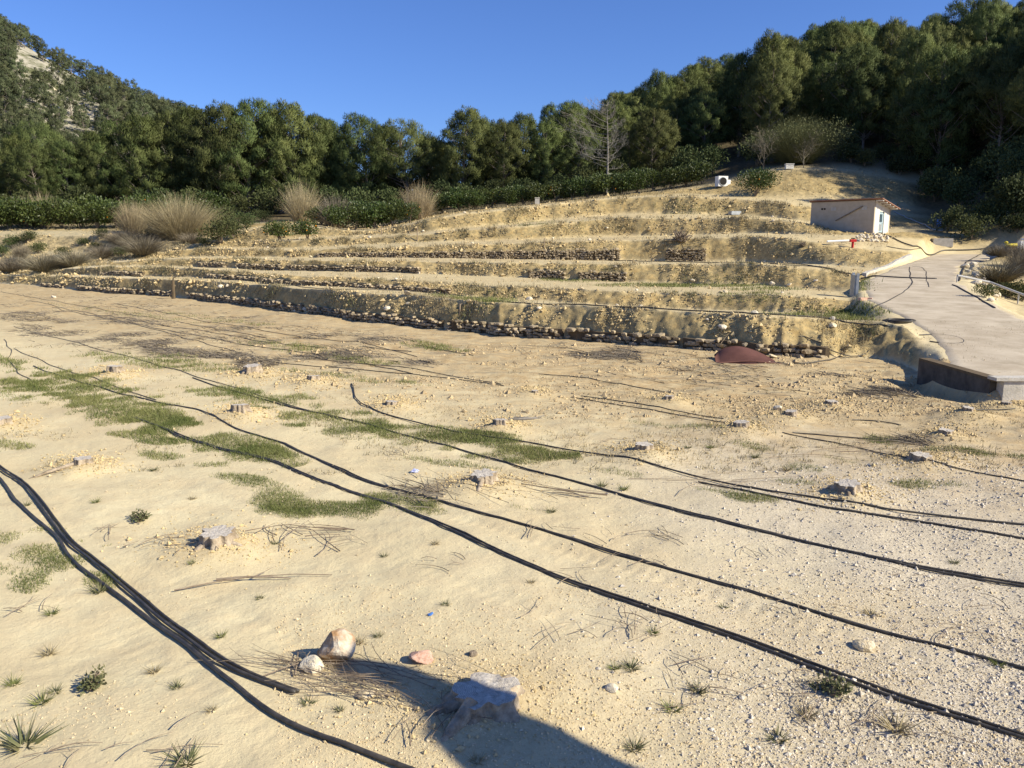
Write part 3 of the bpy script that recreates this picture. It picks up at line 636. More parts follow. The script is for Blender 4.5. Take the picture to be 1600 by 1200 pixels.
def bush_proto(seed, w, d, h, n, m, leaf=.16, stems=True, lump=9, fruit=0, ground=True):
    r2 = np.random.default_rng(seed); Cs = []; 
    cen = [(np.array([r2.uniform(-.33, .33) * w, r2.uniform(-.33, .33) * d, h * r2.uniform(.35, .68)]), r2.uniform(.26, .4)) for _ in range(lump)]
    Vs = []; Fs = []; off = 0
    for c, q in cen:
        k = n // lump; dd = sphere_dirs(k, r2)
        C = c + dd * np.array([w, d, h * .95]) * q * (r2.uniform(.2, 1, k) ** .5)[:, None]
        C[:, 2] = np.maximum(C[:, 2], .05 * h if ground else .25 * h)
        Dr = dd * .6 + np.array([0, 0, .3]) + r2.normal(size=(k, 3)) * .5
        v, f = quad_leaf(C, Dr, r2.uniform(.7, 1.4, k) * leaf, r2.uniform(.22, .38, k) * leaf, r2); Vs.append(v); Fs.append(f + off); off += len(v)
    mb = MB()
    for c, q in cen[:6]: mb.tube([(0, 0, -.1), (c[0] * .3, c[1] * .3, h * .25), c], [.05, .035, .012], 5, cap=False)
    res = [mb.mesh('stem', M['twig']), mesh_np('foliage', np.concatenate(Vs), np.concatenate(Fs), M[m]), None]
    if fruit:
        P = []
        for i in range(fruit):
            c, q = cen[r2.integers(0, lump)]; dd = sphere_dirs(1, r2)[0]; P.append(c + dd * np.array([w, d, h]) * q * .95)
        pr = [low_rock(1, 'r')]; v, f = scatter(pr, np.array(P), np.full((fruit, 3), .10), 5); res[2] = mesh_np('fruit', v, f, M['orange'], True)
    return res
def put_bush(proto, name, label, cat, x, y, s=1., rz=0., group=None, dz=-.05, crown='foliage'):
    t = thing(name, label, cat, (x, y, hz(x, y) + dz), rz, group, s)
    link('stem', proto[0], t); link(crown, proto[1], t)
    if proto[2]: tag(link('fruit', proto[2], t), kind='stuff')
    return t
def twig_bush(seed, w, h, n, m, spread=.8, thick=.02):
    """many fine upright shoots fanning out from the ground"""
    r2 = np.random.default_rng(seed); a = r2.uniform(0, 6.283, n); rr = np.sqrt(r2.uniform(0, 1, n)); seg = 4
    bx, by = np.cos(a) * rr * w * .18, np.sin(a) * rr * w * .18
    L = h * r2.uniform(.3, 1.05, n) * (1 - .25 * rr); out = rr * spread * r2.uniform(.4, 1.15, n)
    Vs = []; Fs = []
    t = np.linspace(0, 1, seg + 1); side = r2.uniform(0, 6.283, n)
    P = np.stack([bx[:, None] + np.cos(a)[:, None] * out[:, None] * (t ** 1.3)[None] * w * .5 + .09 * w * r2.normal(size=(n, 1)) * (t ** 2)[None], by[:, None] + np.sin(a)[:, None] * out[:, None] * (t ** 1.3)[None] * w * .5, L[:, None] * (t - .18 * t ** 3 * out[:, None])], -1)
    wd = thick * (1 - t * .8)[None, :, None] * r2.uniform(.6, 1.4, n)[:, None, None]; sv = np.stack([np.cos(side), np.sin(side), 0 * side], 1)[:, None, :]
    A = P - sv * wd; B = P + sv * wd
    VV = np.stack([A, B], 2).reshape(n, -1, 3); q = np.array([(2 * i, 2 * i + 1, 2 * i + 3, 2 * i + 2) for i in range(seg)])
    F2 = (q[None] + (np.arange(n) * 2 * (seg + 1))[:, None, None]).reshape(-1, 4)
    return mesh_np('shoots', VV.reshape(-1, 3), F2, M[m])
def bare_tree(seed, h, m, levels=5, spread=.55, r0=.11, nb=3, up=.35):
    r2 = np.random.default_rng(seed); tr = MB(); br = MB()
    def grow(p, d, L, r, lv):
        k = 4; pts = [p]; dd = d.copy()
        for i in range(k):
            dd = dd + r2.normal(size=3) * .13 + np.array([0, 0, up * .06]); dd /= np.linalg.norm(dd); pts.append(pts[-1] + dd * L / k)
        (tr if lv == levels else br).tube(pts, np.linspace(r, r * .55, k + 1), 6 if lv > 2 else 3, cap=False)
        if lv <= 0: return
        for j in range(nb + (lv == levels) * 5):
            t = r2.uniform(.3, 1.) if j else 1.; i = min(k, int(t * k)); a = r2.normal(size=3); a -= a.dot(dd) * dd; a /= np.linalg.norm(a)
            nd = dd * (1 - spread) + a * spread + np.array([0, 0, up * .3]); nd /= np.linalg.norm(nd)
            grow(pts[i], nd, L * r2.uniform(.5, .72), max(.008, r * .5), lv - 1)
    grow(np.zeros(3), np.array([.05, 0, 1.]), h * .62, r0, levels)
    return tr.mesh('trunk', m), br.mesh('branches', m)

# ------------------------------------------------------------------ the wood behind the terraces and on the right hillside
def zone_front(x): return np.interp(x, [-95, -60, -20, 0, 10, 24, 36, 42, 47, 56, 75, 110], [107, 108, 107, 107, 106, 105, 101, 98, 90, 68, 56, 48])
trees = []
# front edge: tops read off the photograph so that the skyline has its notches
FRONT = [(-60, 200, 112, 1), (-25, 230, 111, 0), (12, 235, 112, 3), (55, 228, 110, 1), (100, 222, 111, 4), (140, 205, 112, 0), (178, 190, 113, 1), (222, 180, 112, 0), (262, 176, 114, 4), (300, 166, 113, 2), (335, 165, 112, 0),
         (378, 156, 112, 1), (418, 180, 115, 4), (452, 160, 112, 0), (486, 178, 113, 2), (512, 208, 116, 4), (543, 212, 113, 2), (572, 180, 113, 1), (604, 196, 116, 4), (636, 192, 113, 3), (668, 216, 117, 0), (692, 224, 112, 2),
         (722, 172, 110, 0), (752, 186, 112, 4), (786, 196, 110, 1), (820, 178, 112, 0), (856, 190, 110, 4), (884, 158, 116, 2), (900, 200, 109, 1), (925, 172, 117, 0), (962, 160, 118, 4), (985, 190, 109, 2), (1020, 175, 107, 1)]
for px, top, D, pr in FRONT:
    p = at_depth(px, top, D); z0 = hz(p[0], D); hh = p[2] - z0
    trees.append((p[0], D, max(.7, hh / [12, 11.5, 12.5, 11, 12, 10.5][pr] / .99), pr, 'front'))
r3 = np.random.default_rng(41)
def sky_top(px): return np.interp(px, [850, 900, 930, 960, 1000, 1050, 1100, 1140, 1180, 1230, 1270, 1310, 1350, 1400, 1450, 1500, 1540, 1600, 1800], [165, 172, 168, 152, 138, 122, 100, 100, 78, 62, 38, 42, 32, 46, 28, 12, 8, -8, -60])
cand = []
for yy in np.arange(46, 156, 4.6):
    for xx in np.arange(-70, 140, 4.9):
        x = xx + r3.uniform(-2, 2); y = yy + r3.uniform(-2, 2); cand.append((x, y))
for x, y in cand:
    ph = x / y
    if y < zone_front(x) + (3 if x > 30 else 9) or ph < -.64 or ph > 1.08: continue
    px = 800 + ph * F * 1.012
    if px < 860 and y > 124: continue
    if ph > .70 and (y > 92 or r3.random() < .4): continue
    if y > 149: continue
    trees.append((x, y, r3.uniform(.78, 1.08), int(r3.integers(0, 6)), 'wood'))
# keep the tree tops under the photographed skyline
out = []
for x, y, s, pr, zn in trees:
    if zn == 'wood':
        px = 800 + x / y * F * 1.012; z0 = hz(x, y); lim = at_depth(px, sky_top(px) if px > 850 else 196, y)[2] - z0
        hh = s * [12, 11.5, 12.5, 11, 12, 10.5][pr]
        if lim < 4.5: continue
        if hh > lim: s *= lim / hh
    out.append((x, y, s, pr, zn))
trees = out
HP = [12, 11.5, 12.5, 11, 12, 10.5]
def visible(tr, hts, rads, margin=7):
    """drop trees that nearer ones hide wholly from where the photograph was taken"""
    hor = np.full(700, 9999.); keep = []
    for t in sorted(tr, key=lambda t: t[1]):
        x, y, s, pr = t[:4]; z = hz(x, y) + s * hts[pr] * .97; c = np.array([x, y * cP - (z - H) * sP, y * sP + (z - H) * cP]); px = 800 + F * c[0] / c[1]; py = 600 - F * c[2] / c[1]
        w = rads * s * F / y; i0, i1 = int((px - w * .8 + 400) / 4), int((px + w * .8 + 400) / 4) + 1
        if i1 < 2 or i0 > 690: keep.append(t); continue
        i0 = max(i0, 0)
        if (py < hor[i0:i1] - margin).mean() > .2: keep.append(t)
        hor[i0:i1] = np.minimum(hor[i0:i1], py + 10)
    return keep
trees = [t for t in trees if t[4] == 'front'] + [t for t in visible(trees, HP, 3.) if t[4] == 'wood']
fl = sorted([t for t in trees if t[4] == 'front'], key=lambda t: t[0] / t[1])
for i, (x, y, s, pr, zn) in enumerate(fl):
    put_tree(PINES[pr], 'pine_tree', '%s pine from the left along the sunlit front edge of the wood' % ordinal(i + 1), 'pine tree', x, y, s, r3.uniform(0, 6.28), 'pines of the wood')
wd = [t for t in trees if t[4] == 'wood']
def row_labels(items, key, size, fmt):                      # name each by its row and its place in the row
    out = {}; rows = {}
    for t in items: rows.setdefault(int((t[1] - min(q[1] for q in items)) // size), []).append(t)
    for ri, r in enumerate(sorted(rows)):
        for i, t in enumerate(sorted(rows[r], key=lambda t: t[0] / t[1])): out[t[:2]] = fmt % (ordinal(i + 1), ordinal(ri + 1))
    return out
WL = {}
def pxo(t): return 800 + t[0] / t[1] * F * 1.012
WL.update(row_labels([t for t in wd if pxo(t) > 1600], 1, 7, '%s pine in the %s row beyond the right picture edge'))
WL.update(row_labels([t for t in wd if 1000 < pxo(t) <= 1600], 1, 7, '%s pine from the left in the %s row up the wooded right hillside'))
WL.update(row_labels([t for t in wd if pxo(t) <= 1000], 1, 7, '%s pine from the left in the %s row inside the wood behind its front edge'))
for t in wd:
    x, y, s, pr, zn = t
    put_tree(PINES[pr], 'pine_tree', WL[t[:2]], 'pine tree', x, y, s * r3.uniform(.82, 1.0), r3.uniform(0, 6.28), 'pines of the wood', r3.uniform(.98, 1.22))
print('wood trees', len(wd), len(fl))

# far hillside on the left
n_h = 0; used = []
for q in range(4000):
    px = r3.uniform(-60, 420); D = r3.uniform(148, 252); ph = (px - 800) / F * .988; x = ph * D
    if D > 165 and 55 < px < 215 and abs((D - 165) / 85 - (230 - px) / 220) < .30 and r3.random() < .75: continue
    if any((x - a) ** 2 + (D - b) ** 2 < 9. for a, b in used): continue
    if fbm(np.array([x * .05 + 3]), np.array([D * .035]), 2)[0] > .34 and D < 235: continue
    used.append((x, D)); n_h += 1
    if n_h > 330: break
used = [(x, y, r3.uniform(.62, 1.12) * (1.0 if y < 215 else .85), 0) for x, y in used]
used = [t for t in visible([(x, y, s, 0, 'h') for x, y, s, q in used] + [(t[0], t[1], t[2] * 12 / 7, 0, 'f') for t in fl], [7], 2.2) if t[4] == 'h']
print('hill trees', len(used))
HL = row_labels(used, 1, 9, '%s pine from the left in the %s band up the rocky far left hill')
for t in used:
    put_tree(HILLP[r3.integers(0, 4)], 'pine_tree', HL[t[:2]], 'pine tree', t[0], t[1], t[2], r3.uniform(0, 6.28), 'small pines on the far hill')
HR = [rock_mesh('rock_outcrop', M['rock'], 70 + i, .55) for i in range(3)]
spots = [(62, 150), (110, 160), (128, 172), (150, 180), (95, 168), (140, 150), (165, 200), (20, 95), (75, 135), (158, 190), (118, 185), (30, 110), (185, 175), (205, 160)]
for i, (px, py) in enumerate(spots):
    p = G(px, py); s = r3.uniform(2.2, 5.)
    tag(link('rock_outcrop', HR[i % 3], None, (p[0], p[1], p[2] - .1 * s), (0, 0, r3.uniform(0, 6)), (s, s * .7, s * .8)), 'pale rock outcrop among the pines of the far left hill', 'rock', 'outcrops on the far hill')
# low scrub on the far hill, one mass
P = []
for q in range(1100):
    px = r3.uniform(-60, 420); D = r3.uniform(140, 252); x = (px - 800) / F * .988 * D
    if D > 165 and 55 < px < 215 and abs((D - 165) / 85 - (230 - px) / 220) < .30 and r3.random() < .65: continue
    P.append((x, D))
P = np.array(P); Z = height(P[:, 0], P[:, 1]); Vs = []; Fs = []; off = 0
for (x, y), z in zip(P, Z):
    n = 26; d = sphere_dirs(n, r3); d[:, 2] = np.abs(d[:, 2]); C = np.array([x, y, z]) + d * np.array([1.1, 1.1, .9]) * r3.uniform(.4, 1.1)
    v, f = tris_leaf(C, d + r3.normal(size=(n, 3)) * .5, r3.uniform(.4, .8, n), r3.uniform(.12, .22, n), r3); Vs.append(v); Fs.append(f + off); off += len(v)
tag(link('hill_scrub', mesh_np('hill_scrub', np.concatenate(Vs), np.concatenate(Fs), M['shrub'])), 'low green scrub between the pines on the far left hill', 'scrub', kind='stuff')

# understorey along the foot of the wood
UB = [bush_proto(80 + i, 4.5, 3.5, 3.2 + .5 * i, 1500, 'shrub', .30) for i in range(4)]
xs = np.arange(-66, 52, 3.4); nU = 0
for i, x in enumerate(xs):
    x = x + r3.uniform(-1, 1); y = zone_front(x) - r3.uniform(-.5, 3.5)
    nU += 1; put_bush(UB[i % 4], 'shrub', '%s dark shrub from the left along the foot of the wood' % ordinal(nU), 'shrub', x, y, r3.uniform(.7, 1.2), r3.uniform(0, 6), 'understorey shrubs')
nB = 0
for x in np.arange(-70, 26, 3.6):
    nB += 1; put_bush(UB[nB % 4], 'shrub', '%s tall shrub from the left deep between the pine trunks' % ordinal(nB), 'shrub', x + r3.uniform(-.8, .8), 119.5 + r3.uniform(-1.5, 1.5), r3.uniform(1.35, 1.75), r3.uniform(0, 6), 'tall shrubs between the trunks')
# darker brush on the shaded slope right of the hut
rb = [(1350, 246), (1400, 250), (1380, 236), (1440, 262), (1330, 240), (1420, 240), (1460, 300), (1500, 320), (1540, 330), (1480, 350), (1520, 360), (1580, 330), (1590, 350), (1560, 300), (1500, 280), (1470, 240), (1540, 260), (1575, 250), (1590, 280), (1560, 275), (1590, 305), (1530, 290), (1515, 250), (1575, 225), (1545, 345), (1600, 260), (1510, 225), (1595, 330)]
for i, (px, py) in enumerate(rb):
    p = G(px, py + 14); put_bush(UB[i % 4], 'shrub', '%s bush from the left on the shaded slope right of the hut' % ordinal(sorted(rb).index((px, py)) + 1), 'shrub', p[0], p[1], r3.uniform(.5, .95), r3.uniform(0, 6), 'bushes on the shaded slope')

# citrus trees
CT = [bush_proto(100 + i, 3.1, 3.0, 2.6, 1900, 'citrus', .20, fruit=(9 if i == 1 else 0)) for i in range(4)]
k = 0
for row, (pa, pb, y0, st) in enumerate([(-60, 345, 97.5, 27), (-60, 355, 103, 30)]):
    for i, px in enumerate(np.arange(pa, pb, st)):
        D = y0 + r3.uniform(-.8, .8); x = (px + r3.uniform(-4, 4) - 800) / F * .988 * D
        put_bush(CT[k % 4], 'citrus_tree', '%s citrus tree from the left in the %s row of the left grove' % (ordinal(i + 1), ['front', 'back'][row]), 'citrus tree', x, D, r3.uniform(1.2, 1.45), r3.uniform(0, 6), 'citrus trees of the left grove'); k += 1
cc = [(532, 366, 1.0), (556, 366, 1.1), (585, 367, 1.15), (615, 366, 1.0), (642, 364, .9), (540, 345, 1.1), (575, 343, 1.2), (610, 342, 1.15), (505, 350, .9)]
for i, (px, py, s) in enumerate(sorted(cc)):
    D = 86.5 if py > 355 else 93; x = (px - 800) / F * .988 * D
    put_bush(CT[(i * 3 + 1) % 4], 'citrus_tree', '%s tree from the left in the middle citrus clump beside the reeds' % ordinal(i + 1), 'citrus tree', x, D, s, r3.uniform(0, 6), 'citrus trees of the middle clump')
k = 0
for px in np.arange(668, 1112, 25):
    D = np.interp(px, [668, 1112], [98, 95.5]); x = (px - 800) / F * .988 * D; k += 1
    put_bush(CT[k % 4], 'citrus_tree', '%s citrus tree from the left in the row above the top terrace' % ordinal(k), 'citrus tree', x, D, r3.uniform(.92, 1.15), r3.uniform(0, 6), 'citrus trees above the terraces')
SMALLC = bush_proto(120, 2.3, 2.2, 1.9, 1500, 'citrus', .15, fruit=12, ground=False)
for px, py, s, lab in ((437, 375, 1.25, 'small round citrus tree with bare stem before the pale mound, left one'), (481, 373, 1.15, 'small round citrus tree with fruit before the pale mound, right one')):
    p = G(px, py); put_bush(SMALLC, 'citrus_tree', lab, 'citrus tree', p[0], p[1], s, r3.uniform(0, 6))
p = G(1180, 307); put_bush(bush_proto(121, 4.2, 3.8, 3.1, 2600, 'citrus', .2, fruit=14), 'citrus_tree', 'round yellow-green citrus bush alone on the bank above the hut', 'citrus tree', p[0], p[1], 1.0)

# reeds, dry shrubs
def put_shoots(name, label, cat, me, x, y, s=1., base=None, dz=0.):
    t = thing(name, label, cat, (x, y, hz(x, y) + dz), 0, None, s); link('shoots', me, t)
    if base: link('inner_growth', base, t)
    return t
p = at_depth(284, 380, 89.5); put_shoots('reed_clump', 'big tan clump of dry reeds leaning right in front of the citrus', 'reeds', twig_bush(130, 8.6, 5.8, 4600, 'reed', 1.0, .018), p[0], 89.5, 1., twig_bush(137, 6.5, 2.2, 700, 'greyshrub', 1.1, .025), -.3)
for px, D, w, h, lab in ((212, 93, 4.5, 4.4, 'smaller tan reed tuft just left of the big reed clump'), (70, 100, 6.5, 4.6, 'thin reed tuft rising behind the left citrus grove'), (475, 97, 5.5, 5.4, 'tan reeds standing behind the pale mound'), (657, 94, 5, 5.0, 'upright straw-coloured reeds left of the terraces top')):
    x = (px - 800) / F * .988 * D; put_shoots('reed_clump', lab, 'reeds', twig_bush(140 + px, w, h, 1500, 'reed', .75, .017), x, D)
GS = [twig_bush(150, 4.5, 3.6, 1300, 'greyshrub', .9, .022), twig_bush(151, 4, 1.8, 1100, 'greyshrub', 1.2, .022)]
p = at_depth(526, 340, 92); put_shoots('bare_shrub', 'rounded grey leafless shrub right of the reeds by the mound', 'shrub', GS[0], p[0], 92, 1.15)
p = G(1262, 262); put_shoots('willow_shrub', 'large olive-grey twiggy shrub on top of the mound above the hut', 'shrub', twig_bush(152, 9, 6.0, 5200, 'oliveshrub', .95, .015), p[0], p[1] + 3.5, 1., bush_proto(153, 9.5, 7, 5.2, 3800, 'oliveshrub', .17)[1])
# shrubs of the gully at left
gl = [(20, 425, 1, .9), (70, 424, 1, 1.), (35, 405, 0, .5), (115, 416, 1, .9), (160, 402, 1, .8), (190, 400, 2, .5), (225, 396, 1, 1.), (150, 392, 2, .45), (60, 396, 2, .6), (20, 388, 2, .7), (100, 402, 2, .5), (215, 388, 1, 1.1),
      (190, 380, 1, .9), (130, 384, 2, .4), (345, 380, 3, .8), (365, 372, 3, .75), (385, 356, 2, .8), (410, 346, 2, .7), (362, 340, 2, .8), (420, 338, 2, .7), (320, 384, 2, .4), (5, 400, 2, .6), (300, 380, 1, .7), (45, 378, 2, .6), (235, 372, 2, .5), (160, 372, 2, .5), (335, 360, 3, .9)]
SB = [bush_proto(160 + i, 3.4, 3., 2.4, 1300, 'shrub', .2) for i in range(3)]
gs = sorted(gl)
for i, (px, py, kd, s) in enumerate(gl):
    p = G(px, py); n = ordinal(gs.index((px, py, kd, s)) + 1)
    if kd in (0, 1): put_shoots('bare_shrub', '%s shrub from the left in the gully, grey and leafless' % n, 'shrub', GS[kd], p[0], p[1], s * 1.1)
    else: put_bush(SB[i % 3], 'shrub', '%s shrub from the left in the gully, dark green and leafy' % n, 'shrub', p[0], p[1], s * (1.4 if kd == 3 else 1), r3.uniform(0, 6))
# bare trees
def bare_conifer(seed, h, m, n=34, reach=3.2, bias=None, lo=.25):
    r2 = np.random.default_rng(seed); tr = MB(); br = MB(); tk = np.linspace(0, 1, 9)
    T = np.stack([.22 * np.sin(tk * 3 + seed) * tk, .15 * np.cos(tk * 4) * tk, tk * h], 1); tr.tube(T, .15 * (h / 10) * (1 - tk * .9) + .006, 7)
    for i in range(n):
        t = lo + (1 - lo) * (i + r2.random()) / n; q = (t - lo) / (1 - lo); a = i * 2.4 + r2.uniform(-.5, .5)
        p = np.array([np.interp(t, tk, T[:, j]) for j in range(3)]); L = reach * (.35 + .75 * np.sin(np.pi * min(1, .25 + .75 * q) ** .9)) * r2.uniform(.6, 1.1)
        if bias is not None: L *= 1 + .45 * math.cos(a - bias)
        pts = [p]; d = np.array([math.cos(a), math.sin(a), r2.uniform(-.15, .35)]); k = 6
        for j in range(k): d = d + np.array([0, 0, .10]) + r2.normal(size=3) * .10; d /= np.linalg.norm(d); pts.append(pts[-1] + d * L / k)
        br.tube(pts, np.linspace(.035, .008, k + 1), 4, cap=False)
        for j in range(13):
            s0 = pts[r2.integers(2, k + 1)]; e = r2.normal(size=3) * .55 + d + np.array([0, 0, .25]); e /= np.linalg.norm(e); l = L * r2.uniform(.15, .4); mid = s0 + e * l * .5 + r2.normal(size=3) * .06
            br.tube([s0, mid, s0 + e * l + np.array([0, 0, .1])], [.013, .010, .006], 3, cap=False)
            for w in range(2): e2 = e + r2.normal(size=3) * .6; br.tube([mid, mid + e2 / np.linalg.norm(e2) * l * .45], [.008, .005], 3, cap=False)
    return tr.mesh('trunk', m), br.mesh('branches', m)
tm = bare_conifer(171, 11, M['deadwood'], 42, 4.0, 3.0, .30)
D = 101; x = (946 - 800) / F * .988 * D
t = thing('dead_tree', 'pale grey leafless dead tree standing before the dark wood', 'dead tree', (x, D, hz(x, D) - .2), 0, None, .98); link('trunk', tm[0], t); link('branches', tm[1], t)
for sd, px, D, s, h, lab in ((172, 1185, 93, .9, 5, 'small leafless tree at the left end of the mound'), (173, 1248, 91.5, .8, 4.6, 'small pale forked bare tree beside the white block'), (174, 1288, 112, 1., 10, 'tall bare-trunked pine skeleton above the willow shrub')):
    tm = bare_conifer(sd, h, M['deadwood'], 26, 2.4, None, .55) if sd > 173 else bare_tree(sd, h, M['greyshrub'], 4, .5, .02 * h ** .8, 4, .35); x = (px - 800) / F * .988 * D
    t = thing('bare_tree', lab, 'bare tree', (x, D, hz(x, D) - .2), sd, None, s); link('trunk', tm[0], t); link('branches', tm[1], t)
# right edge: shrubs in the ditch beside the road
for i, (px, py, kd, s) in enumerate([(1560, 440, 1, .8), (1590, 430, 0, .5), (1575, 465, 2, .45), (1598, 470, 2, .5), (1540, 465, 2, .3), (1600, 415, 0, .55), (1590, 345, 2, .9), (1560, 400, 1, .6)]):
    p = G(px, py); lab = '%s shrub from the top in the ditch right of the road' % ordinal(i + 1)
    if kd == 2: put_bush(SB[i % 3], 'shrub', lab, 'shrub', p[0], p[1], s, i)
    else: put_shoots('bare_shrub', lab, 'shrub', GS[kd], p[0], p[1], s)

# ------------------------------------------------------------------ pump house
A = at_depth(1364, 361, 66); B = at_depth(1265, 363.5, 70); zb = 4.40
ax = np.array([B[0] - A[0], B[1] - A[1]]); Lw = np.linalg.norm(ax); ax /= Lw; bx_ = np.array([-ax[1], ax[0]])
if bx_[1] < 0: bx_ = -bx_
DW = 3.0
hut = thing('pump_house', 'small rendered pump house with sloping roof beside the farm road', 'hut', (A[0], A[1], zb), math.atan2(ax[1], ax[0]))
sy = 1 if (ax[0] * bx_[1] - ax[1] * bx_[0]) > 0 else -1      # local +x runs along the long wall, local sy*y to the back
hf, hb = 2.50, 1.86
def hbox(mb, x0, x1, y0, y1, z0, z1f, z1b):                   # prism whose top slopes from front to back
    V = []
    for x in (x0, x1):
        for y, zt_ in ((y0, z1f), (y1, z1b)): V += [(x, sy * y, z0), (x, sy * y, zt_)]
    mb.add(V, [(0, 1, 3, 2), (4, 6, 7, 5), (0, 4, 5, 1), (2, 3, 7, 6), (0, 2, 6, 4), (1, 5, 7, 3)])
mb = MB(); hbox(mb, 0, Lw, 0, .2, -.6, hf, hf - .045); w0 = mb.obj('long_wall', M['render'], hut)
mb = MB(); hbox(mb, 0, Lw, DW - .2, DW, -.6, hb + .045, hb); mb.obj('back_wall', M['render'], hut)
mb = MB(); hbox(mb, Lw - .2, Lw, .203, DW - .203, -.6, hf - .05, hb + .05); mb.obj('far_end_wall', M['render'], hut)
mb = MB(); hbox(mb, 0, .2, .203, 1.0, -.6, hf - .05, hf - .215); hbox(mb, 0, .2, 1.9, DW - .203, -.6, hf - .41, hb + .05); hbox(mb, 0, .2, 1.003, 1.897, 1.62, hf - .22, hf - .40)
tag(mb.obj('end_wall', M['whitewash' if 'whitewash' in M else 'whitewall'], hut), 'sunlit whitewashed end wall with the door')
dr = MB(); dr.box((.09, sy * 1.45, .78), (.05, .88, 1.62)); dro = dr.obj('door', M['doorpaint'], hut)
mb = MB(); mb.box((.055, sy * 1.40, 1.12), (.02, .5, .62)); mb.obj('door_pane', M['doordark'], dro)
mb = MB(); mb.box((.055, sy * 1.40, .38), (.02, .5, .5)); mb.obj('door_panel', M['steel'], dro)
mb = MB(); mb.tube([(.05, sy * 1.78, .72), (.0, sy * 1.78, .72), (.0, sy * 1.70, .72)], .02, 6); mb.obj('handle', M['steel'], dro)
sl_ = math.atan2(hf - hb, DW)
rb_ = MB(); V = []
for x in (-.68, Lw + .12):
    for y, zz_ in ((-.22, hf + .05 + .22 * math.tan(sl_)), (DW + .3, hb + .05 - .3 * math.tan(sl_))): V += [(x, sy * y, zz_), (x, sy * y, zz_ + .07)]
rb_.add(V, [(0, 1, 3, 2), (4, 6, 7, 5), (0, 4, 5, 1), (2, 3, 7, 6), (0, 2, 6, 4), (1, 5, 7, 3)]); rf = rb_.obj('roof', M['roofedge'], hut)
me = MB(); me.box((0, 0, 0), (1, 1, 1)); rme = me.mesh('rafter_end', M['whitewall'])
for i in range(5):
    y = .15 + i * .66; link('rafter_end', rme, rf, (-.32, sy * y, hf - .012 - y * math.tan(sl_)), (0, 0, 0), (.6, .11, .10))
mb = MB()
for i in range(2): mb.box((Lw - 1.0 - i * .22, -.012 * sy, 1.93), (.15, .03, .14))
mb.obj('vent', M['dark'], hut)
for xv, wv in ((Lw - 2.0, .42), (.85, .46)):
    mb = MB(); mb.box((xv, -.012 * sy, 1.9), (wv, .03, .26)); mb.obj('patch', M['conc'], hut)
mb = MB(); mb.tube([(.95, -.07 * sy, 2.05), (3.15, -.07 * sy, .95)], .045, 6); mb.obj('shadow_line_bar', M['twig'], hut)  # thin bar standing in for the diagonal shadow line on the wall
# rubble under the hut
for i in range(60):
    px = random.uniform(1338, 1388); py = random.uniform(367, 378); p = G(px, py); s = random.uniform(.18, .42)
    tag(link('rubble_stone', ROCKS[i % 6], None, (p[0], p[1], p[2] + .04), (random.uniform(0, 1), random.uniform(0, 1), random.uniform(0, 6)), (s, s, s)), 'pale rubble stone tipped on the bank below the hut', 'stone', 'rubble below the hut')

# ------------------------------------------------------------------ small equipment round the hut and road
def frame(px, py): p = G(px, py); return tuple(p)
t = thing('red_valve', 'red valve head at the end of the white pipe below the hut', 'valve', frame(1332, 387))
mb = MB(); mb.tube([(0, 0, 0), (0, 0, .42)], .09, 8); mb.obj('stem', M['red'], t)
mb = MB(); mb.box((0, 0, .5), (.42, .26, .2)); mb.obj('body', M['red'], t)
mb = MB(); mb.tube([(-.14, 0, .66), (.14, 0, .66)], .04, 6); mb.tube([(0, 0, .58), (0, 0, .68)], .03, 6); mb.obj('handle', M['dark'], t)
p = G(1330, 384); q = G(1292, 383)
mb = MB(); mb.tube([(0, 0, .38), tuple(np.array([q[0] - p[0], q[1] - p[1], q[2] - p[2] + .25]))], .08, 8); tag(mb.obj('white_pipe', M['white'], None, loc=tuple(p)), 'short white pipe lying on the bank left of the red valve', 'pipe')
t = thing('water_drum', 'blue plastic drum standing in the shade right of the hut', 'drum', frame(1467, 354), scale=.72)
mb = MB(); th = [(.26, 0), (.29, .03), (.29, .28), (.305, .30), (.305, .34), (.29, .36), (.29, .58), (.305, .60), (.305, .64), (.29, .66), (.29, .86), (.25, .90)]
n = 18; V = [(r * math.cos(a * 6.2832 / n), r * math.sin(a * 6.2832 / n), z) for r, z in th for a in range(n)]
mb.add(V, [(i * n + j, i * n + (j + 1) % n, (i + 1) * n + (j + 1) % n, (i + 1) * n + j) for i in range(len(th) - 1) for j in range(n)] + [tuple(range(len(th) * n - n, len(th) * n))]); mb.obj('drum_body', M['blue'], t, True)
mb = MB(); mb.tube([(.1, .1, .9), (.1, .1, .94)], .05, 8); mb.obj('bung', M['dark'], t)
t = thing('fan_box', 'white box with a round black opening on the upper terrace', 'fan box', frame(1127, 292), .25)
mb = MB(); mb.box((0, 0, .58), (1.15, .8, 1.1)); mb.obj('casing', M['white'], t)
mb = MB(); n = 24; V = [(.40 * math.cos(a * 6.2832 / n) - .05, -.415, .56 + .40 * math.sin(a * 6.2832 / n)) for a in range(n)]; V2 = [(v[0], -.47, v[2]) for v in V]
mb.add(V + V2, [(j, (j + 1) % n, n + (j + 1) % n, n + j) for j in range(n)] + [tuple(range(n, 2 * n))]); op = mb.obj('opening', M['dark'], t)
mb = MB(); mb.tube([(-.05 + .43 * math.cos(a), -.44, .56 + .43 * math.sin(a)) for a in np.linspace(0, 6.2832, 25)], .035, 6); mb.obj('ring', M['steel'], t)
mb = MB(); mb.box((.78, -.1, .38), (.34, .4, .74)); tag(mb.obj('white_canister', M['white'], None, loc=tuple(np.array(t.location)), rot=(0, 0, .25)), 'small white canister right of the white fan box', 'canister')
